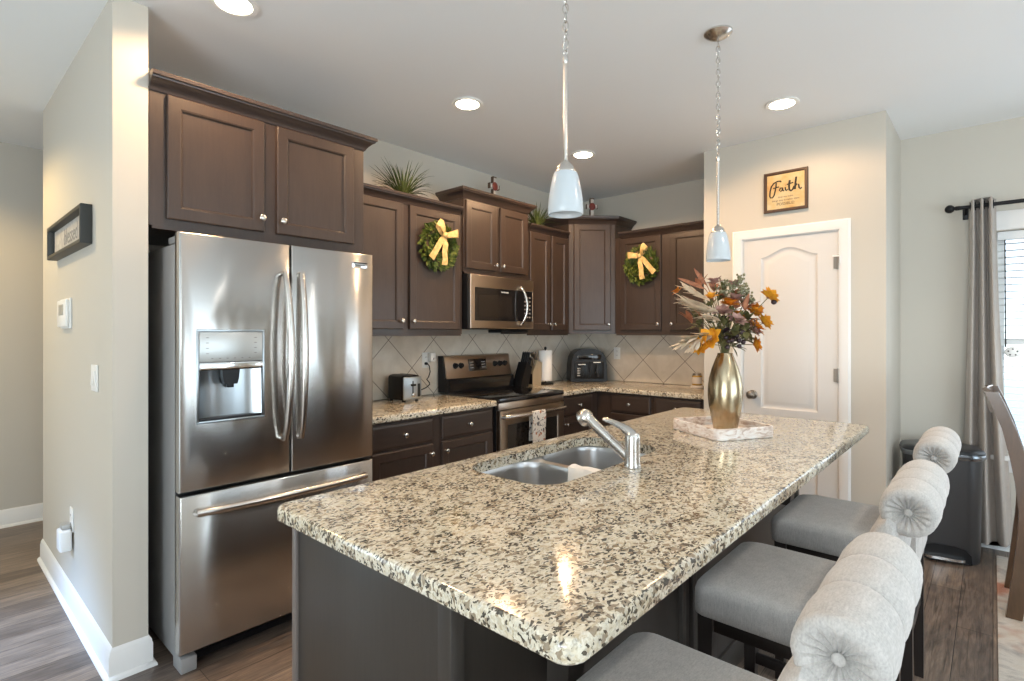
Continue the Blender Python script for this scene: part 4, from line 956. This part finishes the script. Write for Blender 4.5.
def outlet(name, label, Mx, group='x', switch=False, plugs=()):
    t = thing(name, label, 'outlet' if not switch else 'light switch'); t.matrix_world = Mx
    hw_ = .058 if switch else .036
    m = MB(); m.box(-hw_, hw_, -.006, 0, -.058, .058, .004); m.build('cover_plate', M['white'], t)
    if switch:
        for x in (-.023, .023): m = MB(); m.box(x-.016, x+.016, -.010, -.006, -.034, .034, .002, M=Tr(0, 0, 0) @ Rx(3 if x > 0 else -3)); m.build('rocker', M['white'], t)
    else:
        for z in (-.021, .021):
            m = MB(); m.lathe([(.016, 0), (.016, .0015)], 18, Tr(0, -.006, z) @ Rx(90)); r_ = m.build('socket', M['white'], t)
            m = MB(); m.box(-.007, -.005, -.0080, -.0074, z-.004, z+.006); m.box(.005, .007, -.0080, -.0074, z-.004, z+.006); m.build('socket_slots', M['darkgrey'], r_)
    return t
outlet('wall_outlet', 'white wall outlet with a plugged-in white adapter, above the toaster', Tr(2.596, AY-.0095, 1.178))
outlet('wall_outlet', 'plain white wall outlet on the tiles right of the air fryer', Tr(BX-.0095, 2.760, 1.183) @ Rz(-90))
t = thing('plug_adapter', 'white plug-in adapter in the wall outlet above the toaster', 'plug', (2.632, AY-.045, 1.20))
m = MB(); m.box(-.024, .024, -.016, .026, -.034, .034, .006); m.build('adapter_body', M['white'], t)
m = MB(); m.sphere((0, -.017, -.012), .007, 10, 6, (1, .4, 1)); m.build('adapter_button', M['nickel'], t)
m = MB(); m.lathe([(.011, 0), (.011, .014), (.006, .02)], 12, Tr(2.590, AY-.018, 1.152) @ Rx(90)); m.tube([(2.590, AY-.04, 1.152), (2.600, AY-.05, 1.135), (2.612, AY-.046, 1.09), (2.600, AY-.042, 1.05), (2.578, AY-.046, 1.035), (2.60, AY-.05, 1.010), (2.595, AY-.06, .995), (2.55, AY-.07, .975), (2.47, AY-.075, .955), (2.40, AY-.07, .945), (2.37, AY-.085, .945)], .004, 8)
tag(m.build('power_cord', M['black']), 'thin black power cord dangling from the outlet to the toaster', 'cord')

t = thing('knife_block', 'black slanted knife block beside the stove backguard', 'knife block', (3.528, 3.06, .9155), R(-90)); m = MB()
m.prism([(-.055, 0), (.045, 0), (.100, .17), (.030, .215), (-.04, .045)], -.05, .05, 'x')
m.build('block', M['black'], t)
for i in range(4):
    for j in range(2):
        base = Vector((-.033+.022*i, .048+.032*j, .205-.022*j)); dr_ = Vector((0, .28, .85)).normalized()
        m = MB(); q0 = base; q1 = base+dr_*(.095-.01*i*(j)); m.tube([q0, q0.lerp(q1, .1), q0.lerp(q1, .5), q1], [.0075, .009, .008, .0095], 8); kn = m.build('knife_handle', M['black'] if j else M['darkgrey'], t)
        m = MB(); m.sphere(q1, .0095, 8, 6); m.build('knife_cap', M['nickel'], kn)
t = thing('utensil_block', 'pale wooden block holding knives, between black knife block and paper towels', 'knife block', (3.715, 3.085, .9155), R(-90)); m = MB()
m.prism([(-.04, 0), (.075, 0), (.085, .20), (.02, .225), (-.04, .12)], -.045, .045, 'x'); m.build('block', M['cream_block'], t)
m = MB(); m.box(-.035, .035, -.046, -.038, .012, .105, .002); m.build('front_inset', M['black'], t)
for i in range(3):
    for j in range(2):
        base = Vector((-.026+.026*i, .0+.045*j, .165+.045*j)); dr_ = Vector((0, -.28, .8)).normalized(); q1 = base+dr_*.085
        m = MB(); m.tube([base, base.lerp(q1, .5), q1], [.0075, .0085, .0095], 8); kn = m.build('knife_handle', M['bronze'], t); m = MB(); m.sphere(q1, .0095, 8, 6); m.build('knife_cap', M['nickel'], kn)
t = thing('paper_towel_holder', 'white paper towel roll on an upright holder beside the air fryer', 'paper towels', (3.875, 3.06, .9155))
m = MB(); m.lathe([(.001, 0), (.075, 0), (.078, .004), (.075, .010), (.012, .013), (.001, .013)], 28); m.build('holder_base', M['iron'], t)
m = MB(); m.lathe([(.006, .012), (.006, .315), (.012, .320), (.013, .332), (.006, .342), (.001, .343)], 14); m.build('holder_post', M['iron'], t)
m = MB(); m.lathe([(.020, .035), (.0615, .032), (.0635, .036), (.0635, .306), (.0615, .309), (.020, .307)], 32); m.build('towel_roll', M['paper'], t)
m = MB(); m.tube([(.068, .01, .012), (.070, .01, .15), (.070, .01, .27), (.066, .01, .285)], .003, 8); m.build('holder_arm', M['iron'], t)
# air fryer facing the room diagonally
t = thing('air_fryer', 'black dual basket air fryer standing in the counter corner', 'air fryer', (4.375, 2.945, .9155), R(-45)); m = MB()
def fr2(y, s=1.0, dz=0):
    pts = [(-.175*s, 0.004)]
    out = [(-.178*s, .012), (-.172*s, .16), (-.160*s, .235), (-.135*s, .282), (-.095*s, .308), (-.05*s, .315)]
    return [(x, y, z+dz) for x, z in [(-.165*s, .004)]+out+[(-x, z) for x, z in reversed(out)]+[(.165*s, .004)]]
m.loft([fr2(-.115, .985), fr2(-.125, .97, 0), fr2(-.118, 1.0), fr2(.13, 1.0), fr2(.145, .96)][2:]); m.build('fryer_body', M['black'], t)
m = MB(); m.loft([fr2(-.118, .985), fr2(-.128, .97)]); m.build('front_face', M['darkgrey'], t)
m = MB(); m.box(-.115, .115, -.132, -.127, .215, .262, .003); m.build('touch_panel', M['blackgloss'], t)
for sx_ in (-1, 1):
    m = MB(); m.box(sx_*.072-.066, sx_*.072+.066, -.146, -.127, .035, .195, .008); bs = m.build('basket', M['black'], t)
    m = MB(); m.box(sx_*.072-.016, sx_*.072+.016, -.185, -.144, .085, .105, .006); m.box(sx_*.072-.013, sx_*.072+.013, -.185, -.170, .06, .17, .006); m.build('basket_handle', M['darkgrey'], bs)
    m = MB(); m.box(sx_*.072-.035, sx_*.072+.035, -.1475, -.1455, .175+.01*sx_, .183+.01*sx_); m.build('basket_mark', M['white'], bs)
m = MB()
for i in range(4): m.box(-.112, -.106, -.1475, -.1455, .06+i*.022, .072+i*.022); m.box(-.096, -.09, -.1475, -.1455, .06+i*.022, .072+i*.022)
m.build('mark_column', M['white'], t)
t = thing('spice_jar', 'small amber jar with pale label at the right end of the far counter', 'jar', (4.45, 1.874, .9155))
m = MB(); m.lathe([(.001, 0), (.052, 0), (.056, .008), (.050, .022), (.046, .024), (.001, .024)], 24); m.build('dish', M['crosswhite'], t)
m = MB(); m.lathe([(.038, .024), (.041, .03), (.041, .100), (.036, .110), (.034, .112)], 24); j_ = m.build('jar_body', M['soap'], t)
m = MB(); m.lathe([(.0415, .038), (.0418, .04), (.0418, .092), (.0415, .094)], 24, cap0=False, cap1=False); m.build('jar_label', M['crosswhite'], j_)
m = MB(); m.lathe([(.037, .108), (.037, .122), (.034, .126), (.001, .127)], 24); m.build('lid', M['bronze'], t)

# ------------------------------------------------------------------ decor on and above the cabinets
def grass(label, loc, n, L, seed):
    t = thing('grass_plant', label, 'plant', loc, 0, 'faux grass tufts on the cabinets'); r = random.Random(seed)
    m = MB(); m.lathe([(.001, 0), (.05, 0), (.058, .02), (.045, .032), (.001, .036)], 18); m.build('plant_base', M['twig'], t)
    m = MB()
    for i in range(n):
        a = r.uniform(0, 2*math.pi); el = r.uniform(.15, 1.0)**.8; d = Vector((math.cos(a)*(1.1-el*.75), math.sin(a)*.55*(1.1-el*.75), el+.12))
        m.blade((.03*math.cos(a), .02*math.sin(a), .02), d, L*r.uniform(.6, 1.15), .009, r.uniform(.3, 1.5), None, 6, .3, .05, .3)
    m.build('grass_blades', M['grass'], t, 180); return t
grass('grassy green plant on top of the cabinet left of the microwave', (2.26, 3.03, 2.306), 90, .25, 3)
grass('grassy green plant on top of the narrow cabinet, behind the pendant shade', (3.72, 3.03, 2.306), 80, .23, 5)
def cross(label, loc, rz_=0, s=1.0):
    t = thing('decorative_cross', label, 'cross', loc, rz_, 'crosses above the cabinets')
    m = MB(Matrix.Diagonal((s, s, s, 1))); m.box(-.015, .015, -.012, .012, .004, .195, .003); m.box(-.052, .052, -.013, .011, .108, .138, .003); m.box(-.03, .03, -.02, .02, 0, .008, .002); m.build('cross_body', M['crosswhite'], t)
    m = MB(Matrix.Diagonal((s, s, s, 1))); m.sphere((0, -.014, .123), .032, 14, 9, (1, .35, 1.1)); m.build('heart', M['redcross'], t)
    m = MB(Matrix.Diagonal((s, s, s, 1)))
    for a in ((-.022, -.014, .150, .200), (-.020, .020, .192, .202), (-.058, -.050, .100, .146), (.048, .056, .102, .140), (-.022, -.014, .004, .10)): m.box(a[0], a[1], -.014, .013, a[2], a[3], .002)
    m.build('cross_edging', M['twig'], t); return t
cross('small red and white cross standing above the microwave cabinet', (3.150, 3.02, 2.448)); cross('small red and white cross standing on top of the corner cabinet', (4.300, 2.835, 2.457), R(-40))
def wreath(label, Mx, seed, tilt):
    t = thing('wreath', label, 'wreath', group='wreaths on the cabinet doors'); t.matrix_world = Mx; r = random.Random(seed)
    m = MB(); m.torus((0, -.022, 0), .110, .020, Rx(90), 28, 8); m.build('wreath_ring', M['twig'], t)
    m = MB()
    for i in range(760):
        a = r.uniform(0, 2*math.pi); b = r.uniform(-math.pi*.62, math.pi*.62); rr_ = .108+.043*math.sin(b)*r.uniform(.5, 1.1)
        p = Vector((rr_*math.cos(a), -.016-.030*math.cos(b)*r.uniform(.5, 1), rr_*math.sin(a)))
        rad = Vector((math.cos(a), 0, math.sin(a))); tan = Vector((-math.sin(a), 0, math.cos(a)))
        d = tan*r.uniform(.2, 1)+rad*math.sin(b)*r.uniform(.3, 1.0)+Vector((0, -1, 0))*max(0, math.cos(b))*r.uniform(.1, .8)
        m.blade(p, d, r.uniform(.028, .046), .019, r.uniform(-.3, .3), Vector((r.uniform(-1, 1), -1, r.uniform(-1, 1))), 3, .2)
    m.build('leaves', M['leaf'], t, 180)
    B = Tr(.012, -.062, .075) @ Ry(tilt) @ Matrix.Scale(1.32, 4)
    m = MB(B)
    def ribbon(pts, w):
        rg = []
        for p_ in pts: rg.append([(p_[0]-w*p_[3], p_[1], p_[2]-w*p_[4]), (p_[0]-w*p_[3], p_[1]+.002, p_[2]-w*p_[4]), (p_[0]+w*p_[3], p_[1]+.002, p_[2]+w*p_[4]), (p_[0]+w*p_[3], p_[1], p_[2]+w*p_[4])])
        m.loft(rg)
    for sg in (-1, 1):                                                           # loops and tails
        ribbon([(0, 0, 0, .1, .6), (sg*.025, -.022, .016, .1, .9), (sg*.055, -.030, .034, -.2*sg, 1), (sg*.072, -.018, .042, -.4*sg, 1), (sg*.060, .002, .034, -.2*sg, 1), (sg*.028, .004, .012, .1, .8), (0, .002, 0, .1, .6)], .020)
        ribbon([(0, 0, -.005, .8, 0), (sg*.016, -.008, -.04, 1, .15*sg), (sg*.026, -.004, -.085, 1, .2*sg), (sg*.040, -.008, -.125, 1.05, .2*sg), (sg*.046, -.004, -.150, 1.1, .35*sg)], .0165)
    m.sphere((0, -.008, 0), .014, 10, 8); m.build('bow', M['bow'], t, 50)
wreath('round green leaf wreath with gold bow on the cabinet door left of the microwave', Tr(2.445, UY-.0215, 1.985), 1, 18)
wreath('round green leaf wreath with gold bow on the right wall cabinet door', Tr(4.34-.0215, 2.318, 1.985) @ Rz(-90), 2, -24)

# framed sign over the pantry door
t = thing('framed_sign', 'brown framed sign reading Faith above the white pantry door', 'wall sign', (PX-.002, 1.047, 2.347), R(-90))
h_ = .137; m = MB(); m.loft([[(x, y, z) for x, z in ((-h_+i, -h_+i), (h_-i, -h_+i), (h_-i, h_-i), (-h_+i, h_-i))] for i, y in ((0, 0), (0, -.018), (.003, -.022), (.014, -.022), (.019, -.017), (.020, -.010))], cap1=False); m.build('frame', M['signframe'], t)
m = MB(); m.box(-h_+.015, h_-.015, -.012, -.004, -h_+.015, h_-.015); m.build('print', M['parch'], t)
def stroke(mb, pts, w): mb.tube([(x, -.0125, z) for x, z in pts], w*1.35, 6)
m = MB()
stroke(m, [(-.100, -.022), (-.094, -.034), (-.082, -.034), (-.072, -.020), (-.066, .006), (-.060, .040), (-.058, .062)], .0032)
stroke(m, [(-.100, -.022), (-.098, .010), (-.090, .042), (-.074, .062), (-.050, .072), (-.030, .070), (-.028, .062)], .0034)
stroke(m, [(-.078, .028), (-.058, .031), (-.040, .033)], .0028)
stroke(m, [(-.022, .022), (-.032, .024), (-.038, .008), (-.030, -.002), (-.020, .010), (-.018, .024), (-.016, .004), (-.008, .000)], .003)
stroke(m, [(-.002, .024), (.000, .006), (.006, .000), (.014, .008)], .0032); stroke(m, [(.000, .036), (.001, .038)], .003)
stroke(m, [(.026, .066), (.022, .030), (.024, .002), (.034, -.006), (.046, .004), (.054, .022)], .0046); stroke(m, [(.008, .040), (.028, .044), (.048, .048)], .003)
stroke(m, [(.066, .082), (.062, .046), (.058, .000)], .0046); stroke(m, [(.060, .018), (.070, .034), (.080, .030), (.084, .006), (.094, -.002), (.100, .006)], .0036)
m.build('lettering', M['ink'], t)
for body, sz, zz in (('does not make', .016, -.038), ('things easy it makes them', .0165, -.060), ('POSSIBLE!', .026, -.086)):
    text_mesh('small_lettering', body, sz, Tr(0, -.0125, zz) @ Rx(90), M['signframe'], t)

# things on the left partition (faces -x: local x runs along -y)
LW = R(-90)
def onleft(name, label, cat, y, z): return thing(name, label, cat, (LX0-.0005, y, z), LW)
t = onleft('framed_sign', 'black framed box sign with grey lettering on the left wall', 'wall sign', 3.408, 1.866)
hx, hz = .433, .087; m = MB(); m.loft([[(x, y, z) for x, z in ((-hx+i, -hz+i), (hx-i, -hz+i), (hx-i, hz-i), (-hx+i, hz-i))] for i, y in ((0, 0), (0, -.040), (.003, -.044), (.018, -.044), (.021, -.040), (.022, -.012))], cap1=False); m.build('frame', M['blacksign'], t)
m = MB(); m.box(-hx+.015, hx-.015, -.014, -.003, -hz+.015, hz-.015); m.build('sign_face', M['signface'], t)
text_mesh('lettering', 'blessed', .115, Tr(.03, -.0146, .0) @ Rx(90), M['ink2'], t, shear=.1)
t = onleft('thermostat', 'small white thermostat on the left wall below the black framed sign', 'thermostat', 3.555, 1.483); m = MB(); m.box(-.125, .125, -.010, 0, -.077, .077, .004); m.build('back_plate', M['white'], t)
m = MB(); m.box(-.118, .118, -.025, -.010, -.070, .070, .007); th_ = m.build('housing', M['white'], t); m = MB(); m.box(-.06, .06, -.0265, -.024, -.01, .045, .001); m.build('screen', M['greypanel'], th_)
outlet('light_switch', 'white light switch on the left wall near the refrigerator corner', Tr(LX0-.0005, 2.915, 1.187) @ Rz(-90), switch=True)
outlet('wall_outlet', 'white wall outlet low on the left wall behind a plug-in device', Tr(LX0-.0005, 3.42, .455) @ Rz(-90))
t = thing('air_freshener', 'white plug-in device in the low outlet on the left wall', 'plug', (LX0-.007, 3.42, .385), LW)
m = MB(); m.box(-.045, .045, -.050, -.001, -.075, .030, .010, 3); m.build('device_body', M['white'], t); m = MB(); m.box(-.028, .028, -.040, -.004, .030, .055, .006); m.build('refill_cap', M['greypanel'], t)
